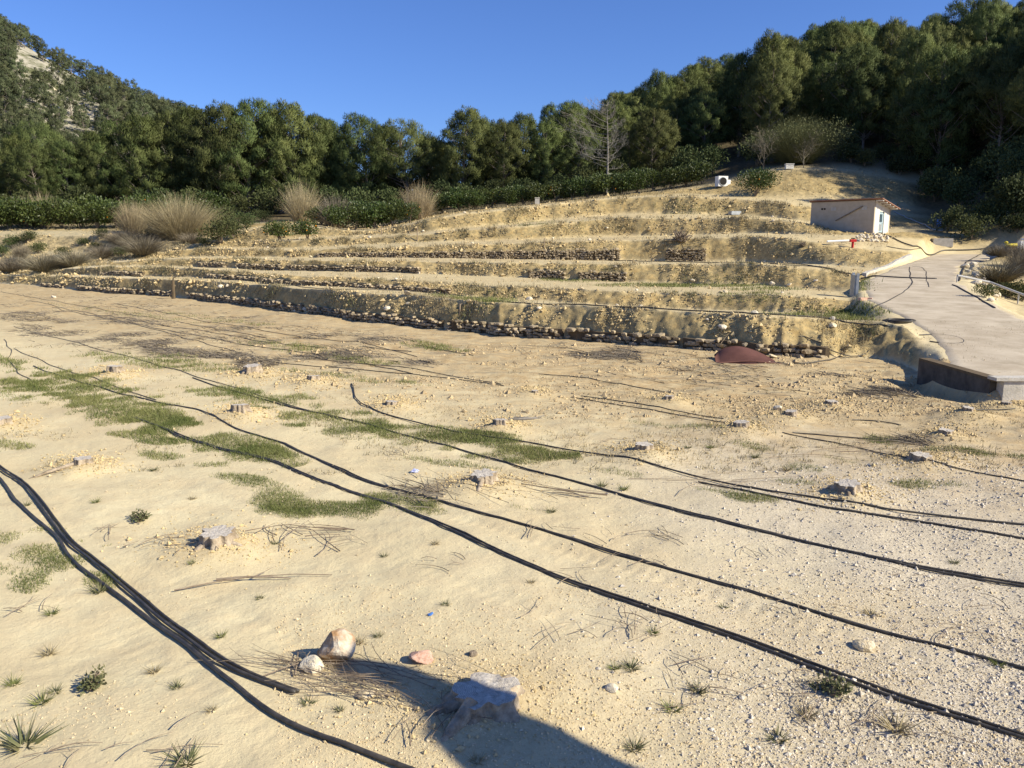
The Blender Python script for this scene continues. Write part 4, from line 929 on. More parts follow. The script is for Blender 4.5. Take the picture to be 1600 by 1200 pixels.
p = G(1233, 263.5); mb = MB(); mb.box((0, 0, .2), (.85, .5, .5)); mb.box((0, 0, .47), (.95, .6, .07)); tag(mb.obj('white_block', M['whitewall'], None, loc=tuple(p)), 'white concrete block lying on top of the mound', 'block')
p = at_depth(838, 316, 97); mb = MB(); mb.box((0, 0, .3), (.5, .4, .7)); mb.box((0, 0, .68), (.58, .48, .08)); tag(mb.obj('valve_box', M['conc'], None, loc=(p[0], p[1] - 3.5, hz(p[0], p[1] - 3.5) + .1)), 'pale square valve box between citrus above the terraces', 'box')
p = G(1095, 310); mb = MB(); mb.box((0, 0, .12), (1.1, .6, .3)); mb.box((0, -.02, .29), (.95, .5, .05)); tag(mb.obj('grey_crate', M['steel'], None, loc=(p[0] + 3, p[1] - 1.5, hz(p[0] + 3, p[1] - 1.5)), rot=(0, 0, .3)), 'flat dark crate lying below the citrus bush', 'crate')
t = thing('sluice_gate', 'grey upright sluice gate at the left edge of the road', 'sluice gate', frame(1333, 462), -.2)
mb = MB(); mb.box((0, 0, .48), (.14, .95, 1.0)); mb.obj('plate', M['steel'], t)
for y_ in (-.5, .5): mb = MB(); mb.box((.05, y_, .52), (.12, .08, 1.1)); mb.obj('guide_rail', M['steel'], t)
mb = MB()
for i in range(14): a = random.uniform(0, 6.28); c = np.array([random.uniform(.2, .9), random.uniform(-.6, .5), random.uniform(.02, .22)]); mb.tube([c, c + np.array([math.cos(a) * .3, math.sin(a) * .3, random.uniform(-.02, .15)])], .022, 5)
tag(mb.obj('pipe_fittings', M['twig'], None, loc=tuple(t.location)), 'heap of brown pipe fittings at the foot of the sluice gate', 'fittings')
p = G(1348, 469); mb = MB(); mb.box((0, 0, .05), (.34, .16, .12), .3); mb.box((.3, .1, .05), (.26, .14, .10), -.5); tag(mb.obj('broken_bricks', M['rockpink'], None, loc=tuple(p)), 'two broken pink bricks beside the sluice gate', 'bricks')
p = G(1582, 386); t = thing('yellow_tarp', 'crumpled yellow sack at the top right of the road', 'sack', tuple(p)); link('sack', rock_mesh('sack', M['yellow'], 90, .6, 3), t, (0, 0, .12), (0, 0, .4), (1.3, .8, .6)); link('knot', rock_mesh('knot', M['yellow'], 92, .9, 2), t, (-.5, 0, .32), (0, 0, 0), (.3, .25, .25))
p = G(1597, 390); t = thing('white_jerrycan', 'white canister beside the yellow sack at the right edge', 'canister', tuple(p)); mb = MB(); mb.box((0, 0, .32), (.5, .35, .62)); mb.obj('can_body', M['white'], t); mb = MB(); mb.tube([(-.15, 0, .62), (-.15, 0, .74), (.15, 0, .74), (.15, 0, .62)], .03, 5); mb.obj('handle', M['blue'], t)
p = G(1473, 384); t = thing('concrete_trough', 'low concrete trough at the top end of the road', 'trough', tuple(p), -.2); mb = MB(); mb.box((0, 0, .25), (1.5, .12, .7)); mb.box((0, .7, .25), (1.5, .12, .7)); mb.box((-.7, .35, .25), (.12, .6, .69)); mb.box((.7, .35, .25), (.12, .6, .69)); mb.obj('trough_sides', M['conc'], t); mb = MB(); mb.box((0, .35, .02), (1.3, .6, .06)); mb.obj('trough_floor', M['conc'], t)
# low kerb on the left side of the upper road
mb = MB(); a = G(1350, 432); b = G(1423, 400); dv = b - a; n = 12
V = []
for i in range(n + 1):
    c = a + dv * i / n; c[2] = hz(c[0], c[1]); c[2] = max(c[2], road_z(c[1]) - .05); nn = np.array([-dv[1], dv[0]]) / np.hypot(dv[0], dv[1])
    for s, z in ((-.12, -.2), (-.12, .16 + random.uniform(-.02, .02)), (.12, .16 + random.uniform(-.02, .02)), (.12, -.2)): V.append((c[0] + nn[0] * s, c[1] + nn[1] * s, c[2] + z))
mb.add(V, [(i * 4 + p, i * 4 + q, i * 4 + 4 + q, i * 4 + 4 + p) for i in range(n) for p, q in ((0, 1), (1, 2), (2, 3))] + [(0, 1, 2, 3), (n * 4, n * 4 + 1, n * 4 + 2, n * 4 + 3)])
tag(mb.obj('road_kerb', M['conc'], None), 'pale concrete kerb along the upper left road edge', 'kerb')
# grey pipe rail beside the road
t = thing('pipe_rail', 'long grey pipe carried on short posts right of the road', 'pipe', tuple(G(1495, 441))); o = np.array(t.location)
pts = [G(1495, 441) + np.array([0, 0, .35]), G(1545, 456) + np.array([0, 0, .5])]; e = at_depth(1640, 476, pts[1][1] - 2.5); pts.append(e)
mb = MB(); mb.tube([p - o for p in pts], .06, 8); mb.obj('pipe', M['pipe'], t)
for p in (pts[0], pts[1], (pts[1] + pts[2]) / 2):
    mb = MB(); g0 = hz(p[0], p[1]); mb.tube([np.array([p[0], p[1], g0 - .1]) - o, p - o], .035, 6); mb.obj('post', M['pipe'], t)
# boulders of the cream bank right of the road
for i in range(46):
    px = random.uniform(1490, 1560); py = 400 + (px - 1490) * random.uniform(.15, .9) + random.uniform(0, 22); p = G(px, min(py, 470)); s = random.uniform(.2, .7)
    l, r_ = road_edges(p[1])
    if p[0] < r_ + .15: continue
    tag(link('bank_boulder', ROCKS[i % 6], None, (p[0], p[1], p[2] + .05), (random.uniform(0, 1), 0, random.uniform(0, 6)), (s, s, s)), 'pale boulder on the bank right of the farm road', 'boulder', 'boulders right of the road')

# rusty sheet below the lowest bank
p = flat(1168, 566); t = thing('rusty_metal_sheet', 'curved rusty brown metal sheet lying against the lowest bank', 'metal sheet', (p[0], p[1] - .25, hz(p[0], p[1] - .25)), -.10)
V = []; Fq = []; nu, nv = 16, 8
for i in range(nu):
    for j in range(nv):
        u = i / (nu - 1); v = j / (nv - 1)
        lf, rt = -.98 + .06 * v, 1.05 - .10 * v
        x = lf + (rt - lf) * u; pr_ = .44 * math.sin(math.pi * min(1, u + .04) ** .72) ** .85; zz_ = pr_ * math.sin(v * 1.45) - .03; y = v * .85 - .22 * math.sin(u * math.pi) * (1 - v)
        V.append((x, y, zz_))
Fq = [(i * nv + j, (i + 1) * nv + j, (i + 1) * nv + j + 1, i * nv + j + 1) for i in range(nu - 1) for j in range(nv - 1)]
V2 = [(x, y + .025, z - .01) for x, y, z in V]; n0 = len(V)
ring = [i * nv for i in range(nu)] + [(nu - 1) * nv + j for j in range(1, nv)] + [i * nv + nv - 1 for i in range(nu - 2, -1, -1)] + [j for j in range(nv - 2, 0, -1)]
Fq += [tuple(n0 + q for q in reversed(f)) for f in Fq[:]] + [(ring[i], ring[(i + 1) % len(ring)], n0 + ring[(i + 1) % len(ring)], n0 + ring[i]) for i in range(len(ring))]
mb = MB(); mb.add(V + V2, Fq); mb.obj('sheet', M['rust'], t, True)
mb = MB(); mb.tube([(-.95, -.02, .0), (0, -.13, .09), (.98, -.02, .0)], .02, 6); mb.obj('rolled_edge', M['rust'], t, True)
# dark post in the lowest bank at left
p = flat(274, 466); t = thing('wooden_post', 'dark leaning wooden post standing in the lowest bank at left', 'post', (p[0], p[1] - .3, -.1)); mb = MB(); mb.tube([(0, 0, -.2), (.03, 0, .6), (.05, .02, 1.25)], [.13, .11, .09], 7); mb.obj('shaft', M['wallcore'], t); mb = MB(); mb.tube([(.05, .02, 1.25), (.1, -.02, 1.42), (.3, 0, 1.5)], [.06, .04, .02], 6); mb.obj('snag', M['wallcore'], t)
for px, py, hh in ((652, 375, 1.1), (596, 368, .9), (850, 386, .7), (718, 490, .4)):
    p = G(px, py); mb = MB(); mb.tube([(0, 0, -.2), (.02, 0, hh)], [.05, .04], 6); mb.tube([(.02, 0, hh - .05), (.12, .02, hh + .03)], [.025, .015], 5)
    tag(mb.obj('marker_post', M['twig'], None, loc=tuple(p)), 'thin dark marker post on the terraces', 'post', 'thin marker posts')
# root heaps
for px, py, s, lab in ((1064, 378, 1.2, 'brown heap of pulled roots on the fourth terrace'), (1255, 385, .5, 'small brown root ball on the bank left of the hut')):
    p = G(px, py); r2 = np.random.default_rng(int(px)); mb = MB()
    for i in range(60):
        a = r2.uniform(0, 6.28); e = r2.uniform(.1, 1.3); L = r2.uniform(.4, .9); d = np.array([math.cos(a) * math.cos(e), math.sin(a) * math.cos(e), math.sin(e)]); m0 = d * L * .5 + r2.normal(size=3) * .1; mb.tube([(0, 0, .1), m0 + np.array([0, 0, .1]), d * L + np.array([0, 0, .1])], [.07, .04, .012], 5, cap=False)
    t = thing('root_heap', lab, 'roots', tuple(p), 0, None, s); mb.obj('roots', M['twig'], t); link('soil_ball', rock_mesh('soil_ball', M['wallcore'], 95, .7), t, (0, 0, .15), (0, 0, 0), (.8, .8, .7))

# added slab on posts out of view at right, outlined to shade the foreground stump
UP = [(546, 1020), (640, 1038), (700, 1070), (800, 1112), (880, 1138), (1110, 1222)]; LO = [(770, 1212), (695, 1156), (682, 1110), (640, 1078), (560, 1052)]
gp = [flat(*q, .05) for q in UP]; gl2 = [flat(*q, .05) for q in LO]
e1 = gp[-1] + (gp[-1] - gp[-2]) * 2.0; e2 = gl2[0] + (gl2[0] - gl2[1]) * 6.5
poly = gp + [e1, e2] + gl2
tl = (4.1 - .05) / TOSUN.z; sh = np.array(TOSUN) * tl
top = [p + sh for p in poly]; o = np.array([top[6][0], top[6][1], 0.])
t = thing('shadow_caster', 'added slab on posts beyond the right edge, shaped to shade the stump', 'porch', tuple(o))
n = len(top); mb = MB(); V = [tuple(p - o) for p in top] + [tuple(p - o + np.array([0, 0, .10])) for p in top]
mb.add(V, [tuple(range(n)), tuple(range(n, 2 * n))] + [(i, (i + 1) % n, n + (i + 1) % n, n + i) for i in range(n)]); mb.obj('caster_slab', M['roofedge'], t)
for q in (top[6], top[7]):
    mb = MB(); mb.box(tuple((q - o) * np.array([1, 1, 0]) + np.array([0, 0, 2.05])), (.12, .12, 4.05)); mb.obj('post', M['whitewall'], t)

# ------------------------------------------------------------------ stumps
def make_stump(i, x, y, w, label, group=None):
    r2 = np.random.default_rng(500 + i); n = 48; th = np.arange(n) * 2 * math.pi / n; R = w / 2
    lob = r2.integers(4, 7); ph0 = r2.uniform(0, 6.28)
    f = 1 + .13 * np.sin(lob * th + ph0) + .09 * np.sin((lob + 3) * th + ph0 * 2) + .06 * np.sin(13 * th + ph0)
    w = w * (.80 if i else .84); R = w / 2; hh = (.40 + .12 * r2.random()) * w if i else .22 * w
    hh = max(hh, .10); tilt = r2.uniform(-.10, .10, 2)
    z0 = hz(x, y) - (.05 if i else .02); rings = []
    for q, (zz_, k) in enumerate([(-.14, 1.30), (.0, 1.16), (.22 * hh, 1.07), (.6 * hh, 1.01), (hh, 1.0)]):
        rr = R * f * k * (1 + (.10 * np.maximum(0, np.sin(lob * th + ph0)) if k > 1.05 else 0)) * (1 + .03 * r2.normal(size=n))
        X, Y = rr * np.cos(th), rr * np.sin(th)
        Z = np.full(n, zz_) + (zz_ > .5 * hh) * (tilt[0] * X + tilt[1] * Y + .008 * r2.normal(size=n) * w)
        rings.append(np.stack([X, Y, Z], 1))
    t = thing('tree_stump', label, 'tree stump', (x, y, z0), 0, group)
    V = np.concatenate(rings); Fq = [(a * n + j, a * n + (j + 1) % n, (a + 1) * n + (j + 1) % n, (a + 1) * n + j) for a in range(4) for j in range(n)]
    link('bark', mesh_np('bark', V, Fq, M['stumpbark'], True), t)
    tp = rings[-1]; tv = [tp]; c = tp.mean(0)
    for s in (.78, .5, .22):
        q = c + (tp - c) * s; q[:, 2] += .012 * w * fbm(q[:, 0] / w * 7 + i, q[:, 1] / w * 7, 3) * 3; tv.append(q)
    tv = np.concatenate(tv + [c[None]]); Fq = [(a * n + j, a * n + (j + 1) % n, (a + 1) * n + (j + 1) % n, (a + 1) * n + j) for a in range(3) for j in range(n)]
    mb = MB(); mb.add(tv, Fq + [(3 * n + j, 3 * n + (j + 1) % n, 4 * n) for j in range(n)]); mb.obj('cut_face', M['stumptop'], t, True)
    nr = 3
    for k in range(nr):
        a = ph0 + k * 6.28 / nr + r2.uniform(-.4, .4); L = w * r2.uniform(.35, .7)
        if i == 0 and k == 0: a = math.radians(238); L = .42
        if i == 2 and k == 0: a = math.radians(225); L = .75
        if i == 4 and k == 0: a = math.radians(262); L = .5
        d = np.array([math.cos(a), math.sin(a), 0]); big = 1.12 if (i in (0, 2, 4) and k == 0) else 1
        P = [d * R * .75 + np.array([0, 0, hh * .72 if big > 1 else hh * .3]), d * (R * 1.1) + np.array([0, 0, hh * (.45 if big > 1 else .14)]), d * (R + L * .5) + np.array([0, 0, hh * .06]), d * (R + L) + np.array([0, 0, -.08])]
        mb = MB(); mb.tube(P, np.array([.13, .12, .085, .03]) * w * big, 8); mb.obj('root', M['stumpbark'], t, True)
    return t
SL = ['large grey stump in the foreground half in shade', 'pale fluted stump left of centre foreground', 'grey stump with a long root near the left hoses', 'small stump cut by the left picture edge', 'grey stump on a clod mound with twigs, picture middle',
      'broad flat stump among gravel at right', 'notched dark stump between two hoses right of centre', 'pale low stump amid grass patches at left', 'light stump in the far left field beside grass', 'brown stump with spread roots, far left middle', 'small dark stump right of the spread-root stump',
      'dark stump at the end of a hose pair, right middle', 'small brown stump right of the curled hose end', 'low stump beside a grey stick, middle field', 'flat grey stump near the right edge hoses', 'small stump in rough soil right of middle', 'small square stump below the rusty sheet',
      'stump at right below the retaining wall', 'tiny stump at the end of a far hose', 'stump under the concrete wall at right edge', 'tiny stump at a far hose end in the middle', 'brown stump with pale stone below the retaining wall']
for i, (x, y, w) in enumerate(SPOS): make_stump(i, x, y, w, SL[i])

# ------------------------------------------------------------------ hoses
def smooth_path(pts, step=.18):
    P = np.array(pts); d = np.r_[0, np.cumsum(np.linalg.norm(np.diff(P[:, :2], axis=0), axis=1))]; n = int(max(8, min(420, d[-1] / step)))
    s = np.linspace(0, d[-1], n); X = np.interp(s, d, P[:, 0]); Y = np.interp(s, d, P[:, 1])
    k = 9; kk = np.hanning(k + 2)[1:-1]; kk /= kk.sum()
    def sm(a): return np.convolve(np.r_[np.full(k // 2, a[0]), a, np.full(k // 2, a[-1])], kk, 'valid')
    return sm(X), sm(Y)
def hose(pxs, r, label, off=0., lift=1., name='irrigation_hose', m='hose', amp=.03, group=None, clips=False, plan=False):
    P = [G(*q) for q in pxs] if not plan else [np.array(q) for q in pxs]
    if pxs[-1][0] >= 1640: e_ = P[-1] - P[-2]; P.append(P[-1] + e_ / np.linalg.norm(e_[:2]) * 7)
    if pxs[0][0] <= -20: e_ = P[0] - P[1]; P.insert(0, P[0] + e_ / np.linalg.norm(e_[:2]) * 5)
    D = np.mean([p[1] for p in P]); X, Y = smooth_path(P, .10 if D < 12 else .25)
    tx, ty = np.gradient(X), np.gradient(Y); l = np.hypot(tx, ty) + 1e-9; s = np.cumsum(l)
    w = off + amp * 2 * vnoise(s * .8 + off * 91 + len(pxs), s * 0 + off * 37 + pxs[0][0]); X = X - ty / l * w; Y = Y + tx / l * w
    Z = height(X, Y)
    k = 7; kk = np.ones(k) / k; Zs = np.convolve(np.r_[np.full(3, Z[0]), Z, np.full(3, Z[-1])], kk, 'valid'); Z = np.maximum(Zs, Z) + r * lift
    r = r * .88; mb = MB(); mb.tube(np.stack([X, Y, Z], 1) - np.array([X[0], Y[0], Z[0]]), r, 6 if D < 14 else 4)
    o = mb.obj(name, M[m], None, True, loc=(X[0], Y[0], Z[0])); return tag(o, label, 'hose', group)
SA = [(-25, 722), (0, 745), (28, 785), (60, 812), (95, 842), (107, 868), (125, 888), (180, 926), (235, 966), (300, 1012), (345, 1052), (400, 1100), (460, 1138), (530, 1160), (600, 1185), (680, 1215)]
SBp = [(-25, 715), (8, 740), (45, 768), (75, 808), (105, 848), (150, 884), (195, 920), (235, 955), (290, 998), (330, 1030), (370, 1054), (420, 1072), (472, 1090)]
hose(SA, .022, 'lower strand of the thick hose bundle at left, running off the bottom edge', -.02, 1., amp=.015)
hose(SBp, .018, 'upper strand of the left hose bundle, ending near the brush pile', .0, 1.4, amp=.012)
hose(SBp, .017, 'inner strand of the left hose bundle with cut open end', .042, 1., amp=.015)
H2 = [(205, 652), (280, 684), (350, 704), (430, 722), (470, 740), (540, 768), (600, 786), (660, 811), (740, 846), (830, 886), (920, 921), (1040, 961), (1150, 996), (1250, 1036), (1380, 1086), (1480, 1117), (1640, 1168)]
H3 = [(50, 572), (130, 600), (240, 628), (310, 641), (350, 661), (400, 681), (440, 692), (500, 722), (560, 748), (640, 771), (740, 799), (850, 831), (950, 863), (1080, 901), (1200, 936), (1350, 981), (1470, 1011), (1640, 1058)]
H4 = [(545, 598), (554, 606), (552, 625), (590, 646), (650, 661), (700, 673), (760, 686), (830, 692), (890, 706), (960, 713), (1060, 741), (1150, 761), (1250, 776), (1340, 791), (1450, 806), (1640, 826)]
H5 = [(300, 590), (420, 628), (540, 656), (600, 671), (650, 686), (710, 701), (800, 726), (880, 749), (960, 771), (1050, 796), (1100, 809), (1200, 833), (1300, 858), (1400, 881), (1500, 899), (1640, 921)]
hose(H2, .0155, 'nearest long hose crossing the whole field to the lower right corner', 0, 1); hose(H2, .0135, 'twin of the nearest long hose, lying along its upper side', .036, 1, amp=.034)
hose(H3, .0155, 'second long hose from the front, passing the mound stump', 0, 1); hose(H3[5:], .011, 'short twin lying beside the second long hose', .03, 1)
hose(H5, .0155, 'third long hose from the front, crossing under the big grass patch', 0, 1); hose(H5[7:], .014, 'thin twin beside the third long hose at right', .03, 1, amp=.02)
hose(H4, .0155, 'fourth long hose, curling upright at its left end', 0, 1); hose([(1085, 752), (1180, 772), (1300, 798), (1400, 811), (1500, 826), (1640, 850)], .0155, 'hose below the fourth one at right, through grass', 0, 1)
FAR = [([(830, 585), (900, 588), (960, 600), (1010, 607), (1060, 616)], 'short wavy hose ending at a tiny stump, far middle'),
       ([(888, 620), (960, 631), (1040, 646), (1100, 656), (1150, 662)], 'lower of two hoses ending at the dark stump'), ([(900, 617), (970, 627), (1050, 641), (1145, 657)], 'upper of two hoses ending at the dark stump'),
       ([(1215, 675), (1290, 690), (1340, 700), (1400, 715), (1480, 730), (1560, 745), (1640, 760)], 'hose running below the flat grey stump at right'), ([(1220, 673), (1300, 682), (1360, 688), (1430, 691)], 'short hose above the right grey stump'),
       ([(500, 570), (560, 578), (640, 585), (700, 590), (760, 600), (795, 606)], 'hose ending at the tiny stump, middle of far field'), ([(480, 560), (600, 571), (700, 588), (790, 603)], 'upper companion of the middle far hose'),
       ([(20, 510), (150, 545), (260, 575), (330, 595), (430, 625), (540, 660)], 'hose from the far left down to the middle grass'), ([(80, 480), (220, 510), (330, 540), (420, 565), (470, 572), (540, 575)], 'far left hose ending near the spread-root stump'),
       ([(130, 490), (280, 520), (420, 545), (540, 560), (650, 586)], 'far hose crossing from left to the middle'), ([(180, 475), (400, 515), (540, 535), (562, 533), (655, 559)], 'far hose with a kink, left of middle'),
       ([(0, 455), (250, 500), (420, 530)], 'farthest left hose of the field'), ([(560, 540), (610, 548), (660, 552), (600, 546)], 'short looped hose end in the far field'), ([(640, 537), (720, 552), (745, 558)], 'short hose lying in the green strip, far field'),
       ([(5, 530), (18, 548), (12, 563), (25, 580), (45, 592), (52, 614)], 'squiggling hose at the left edge'), ([(40, 470), (200, 500), (350, 522), (500, 545)], 'thin far hose from the left edge to the middle'), ([(20, 545), (120, 585), (250, 628)], 'hose passing below the squiggling hose at left'),
       ([(1320, 657), (1370, 654), (1400, 663), (1415, 668)], 'short curved hose in rough soil at right'), ([(1490, 643), (1540, 641), (1600, 640)], 'short hose beside the stump below the retaining wall')]
for pts, lab in FAR: hose(pts, .012, lab, 0, 1, amp=.05)
TER = [([(690, 456), (800, 469), (900, 476), (1000, 482), (1100, 487), (1200, 490), (1300, 496), (1400, 504)], .028, 'hose along the first terrace tread, reaching the road'), ([(955, 407), (1040, 408), (1100, 409), (1250, 413), (1300, 421), (1345, 436)], .035, 'black pipe along the fourth bank foot to the road'),
       ([(1340, 436), (1400, 435), (1470, 437)], .05, 'thick black pipe lying straight across the road'), ([(1362, 487), (1385, 473), (1410, 459), (1426, 445), (1422, 432), (1421, 418)], .035, 'black hose snaking up the middle of the road'), ([(1452, 450), (1448, 440), (1447, 425), (1440, 418), (1420, 417)], .03, 'hose bent in a square corner on the upper road'),
       ([(1430, 522), (1460, 521), (1500, 527), (1512, 534), (1500, 541), (1465, 537), (1445, 532)], .02, 'thin hose loop lying on the lower road'), ([(1380, 366), (1400, 376), (1425, 387), (1470, 391), (1520, 391), (1560, 386)], .06, 'thick dark pipe round the top end of the road'), ([(1533, 397), (1510, 410), (1503, 428), (1498, 440)], .05, 'black hose along the right road edge'),
       ([(1486, 446), (1492, 447), (1530, 468), (1556, 484)], .045, 'dark pipe at the foot of the right bank'), ([(1200, 412), (1280, 418), (1330, 433)], .025, 'thin pipe beside the long black terrace pipe'), ([(400, 443), (520, 450), (660, 456), (700, 462)], .022, 'hose on the first terrace tread at left'), ([(1120, 553), (1180, 566), (1240, 570), (1290, 566), (1310, 558)], .02, 'thin hose at the foot of the lowest bank near the sheet'), ([(1240, 520), (1280, 528), (1290, 548), (1320, 562), (1360, 560), (1362, 540)], .018, 'thin hose hanging down the end of the lowest bank'),
       ([(1380, 384), (1420, 393), (1440, 388)], .03, 'short pipe on the yellow bank right of the hut'), ([(1395, 330), (1430, 346), (1475, 362)], .05, 'pale pipe running down the shaded slope behind the hut')]
for pts, r, lab in TER: hose(pts, r, lab, 0, 1, amp=.03, m='pipe' if 'pale pipe' in lab else 'hose')
p = G(1398, 505); mb = MB()
for k in range(4): mb.tube([((.42 + .05 * math.sin(k * 3 + a)) * math.cos(a) + .05 * k, (.36 + .03 * k) * math.sin(a), .03 + k * .025) for a in np.linspace(0, 6.2832, 26)], .02, 5)
tag(mb.obj('hose_coil', M['hose'], None, True, loc=tuple(p)), 'coil of black hose dropped beside the grass at the road edge', 'hose')

# ------------------------------------------------------------------ stones, twigs, litter in the foreground
def rock_at(px, py, wpx, m, lab, seed, fl=.8, lift=.3, name='rock', rot=(0, 0, 0), tall=1.):
    p = G(px, py); s = wpx * p[1] / F * 1.25
    return tag(link(name, rock_mesh(name, M[m], seed, fl, 3, .4), None, (p[0], p[1], p[2] + s * lift * fl * .8 * tall), rot, (s, s * .85, s * tall)), lab, 'rock')
rock_at(527, 1032, 56, 'rockorange', 'largest foreground rock, cream and grey with an orange stain', 21, .95, .38, tall=1.05)
rock_at(488, 1047, 34, 'rock', 'small angular cream rock left of the stained rock', 22, .9, .3, tall=.9)
rock_at(660, 1032, 38, 'rockpink', 'flat pinkish stone beside the large stump', 23, .55, .3)
rock_at(572, 1088, 26, 'rock2', 'flat yellow stone in the brush pile', 24, .5, .3)
rock_at(1352, 1012, 34, 'rock2', 'flat ochre stone between the two nearest hoses', 25, .45, .3)
rock_at(958, 1078, 22, 'rock', 'small pale stone right of the stump shadow', 26, .5, .3)
rock_at(1215, 640, 14, 'rock', 'pale stone in the rough soil right of middle', 27, .6)
rock_at(738, 1024, 14, 'stumpbark', 'little dark stone behind the large stump', 28, .8)
rock_at(84, 466, 7, 'rock', 'white stone alone in the far left field', 29, .8)
BM = [q for q in ROCKS]
for i in range(60):                                         # pale stones fallen from the banks
    k = random.choice([0, 0, 0, 2, 2, 4, 4, 6, 8, 10]); px = random.uniform(330, 1310); ph = (px - 800) / F * .988
    D = np.interp(ph, PH, DK[k]) + random.uniform(-.7, 1.9); x = ph * D; s = random.uniform(.14, .42)
    tag(link('loose_stone', BM[i % 6], None, (x, D, hz(x, D) + s * .2), (random.uniform(0, .6), 0, random.uniform(0, 6)), (s, s, s * random.uniform(.7, 1.1))), 'pale loose stone fallen on the terrace banks', 'stone', 'stones fallen from the terrace banks')
def crumple(px, py, s, m, lab, name='plastic_litter'):
    p = G(px, py); tag(link(name, rock_mesh(name, M[m], int(px), .45, 3, 1.6), None, (p[0], p[1], p[2] + s * .15), (0, 0, 1), (s, s * .7, s * .8)), lab, 'litter')
crumple(648, 738, .16, 'blueplastic', 'blue and white plastic wrapper left of the mound stump'); crumple(673, 961, .07, 'blue', 'tiny blue plastic scrap above the pink stone')
M['roughclod'] = mat('brown_clods', (.36, .27, .145), .97, (.52, .40, .23), 7, 5)

def sticks(name, lab, cat, px, py, n, spread, L, r, seed, flatx=1.6, dirn=None, group=None, m='twig'):
    r2 = np.random.default_rng(seed); c = G(px, py); mb = MB()
    for i in range(n):
        x = c[0] + r2.normal() * spread * flatx; y = c[1] + r2.normal() * spread; a = (dirn if dirn is not None else r2.uniform(0, 3.14)) + r2.normal() * (.28 if dirn is not None else .1); l = L * r2.uniform(.4, 1.2)
        k = 5; b = r2.normal() * .25; P = []
        for j in range(k):
            t = j / (k - 1) - .5; xx = x + math.cos(a + b * t) * l * t; yy = y + math.sin(a + b * t) * l * t; P.append((xx, yy))
        P = np.array(P); Z = height(P[:, 0], P[:, 1]); z = max(Z) + r2.uniform(.005, .05 + .0012 * n)
        zz_ = np.linspace(Z[0], Z[-1], k) * .5 + z * .5 + .01 + .03 * np.sin(np.linspace(0, 3, k)) * r2.random()
        mb.tube(np.stack([P[:, 0] - c[0], P[:, 1] - c[1], np.maximum(zz_, Z + r) - c[2]], 1), np.linspace(r, r * .45, k) * r2.uniform(.6, 1.3), 4, cap=False)
        if r2.random() < .5:
            q = P[2]; a2 = a + r2.choice([-1, 1]) * r2.uniform(.4, .9); l2 = l * .3; mb.tube([(q[0] - c[0], q[1] - c[1], zz_[2] - c[2]), (q[0] + math.cos(a2) * l2 - c[0], q[1] + math.sin(a2) * l2 - c[1], zz_[2] + .03 - c[2])], [r * .6, r * .25], 3, cap=False)
    return tag(mb.obj(name, M[m], None, loc=tuple(c)), lab, cat, group)
sticks('brush_pile', 'pile of dry brushwood left of the large foreground stump', 'brushwood', 560, 1066, 45, .15, .85, .0042, 1, 2.0, 2.75)
sticks('brush_pile', 'thin dry prunings trailing behind the cut hose end', 'brushwood', 455, 1040, 16, .10, .9, .004, 2, 2.2, 2.8)
sticks('brush_pile', 'tangled prunings left of the mound stump beside the hose', 'brushwood', 652, 768, 18, .26, .7, .004, 3, 1.3)
sticks('brush_pile', 'long thin twigs spread over the mound stump', 'brushwood', 760, 752, 12, .35, 1.4, .0045, 4, 2.2, 2.6)
sticks('brush_pile', 'dry prunings by the grass between the two right hoses', 'brushwood', 1160, 752, 9, .25, 1.1, .0045, 5, 2.5, .3)
sticks('brush_pile', 'heap of grey prunings left of the right grey stump', 'brushwood', 1400, 700, 14, .3, 1.2, .005, 6, 2.6, .1)
sticks('brush_pile', 'twigs scattered right of the pale fluted stump', 'brushwood', 450, 832, 14, .22, .8, .007, 7, 2.)
sticks('brush_pile', 'dark prunings right of the large stump in the gravel', 'brushwood', 950, 985, 16, .14, .5, .005, 8, 2.2)
sticks('brush_pile', 'dark wet brushwood before the middle of the lowest bank', 'brushwood', 960, 552, 24, .5, 1.4, .008, 9, 3.)
sticks('dead_branch', 'long forked dead branch below the pale fluted stump', 'branch', 405, 906, 2, .04, 1.5, .013, 10, 1.0, .25)
sticks('dead_branch', 'curved dead branch right of the mound stump', 'branch', 880, 775, 3, .1, 1.1, .012, 12, 1, 2.6)
sticks('dead_branch', 'grey stick lying right of a low stump in mid field', 'branch', 818, 656, 3, .06, 1.0, .018, 13, 1, .05, m='deadwood')
sticks('dead_branch', 'thin stick leaning up to the stained rock', 'branch', 470, 1040, 2, .04, .6, .007, 14, 1, 1.0)
SCT = ([(240, 850, 6), (180, 830, 5), (310, 850, 8), (70, 950, 6), (540, 850, 4), (700, 880, 4), (900, 900, 4), (1000, 880, 5), (1260, 950, 5), (1080, 1040, 6), (1270, 1075, 9), (1400, 1140, 9), (1260, 1120, 8), (1100, 1090, 7), (1500, 1000, 5), (1040, 835, 6), (1180, 870, 5), (850, 830, 5), (700, 1120, 5), (650, 1150, 6), (100, 1180, 5), (260, 1160, 4), (300, 1190, 4), (960, 840, 4), (1430, 900, 5), (1540, 950, 4), (620, 710, 6), (880, 640, 6), (960, 690, 5)])
for i, (px, py, n) in enumerate(SCT):
    sticks('scattered_twigs', '%s scatter of thin dry twigs from the left on bare soil' % ordinal(sorted(SCT).index((px, py, n)) + 1), 'twigs', px, py, n, .12, .38, .0045, 30 + i, 1.6, None, 'scattered twigs')
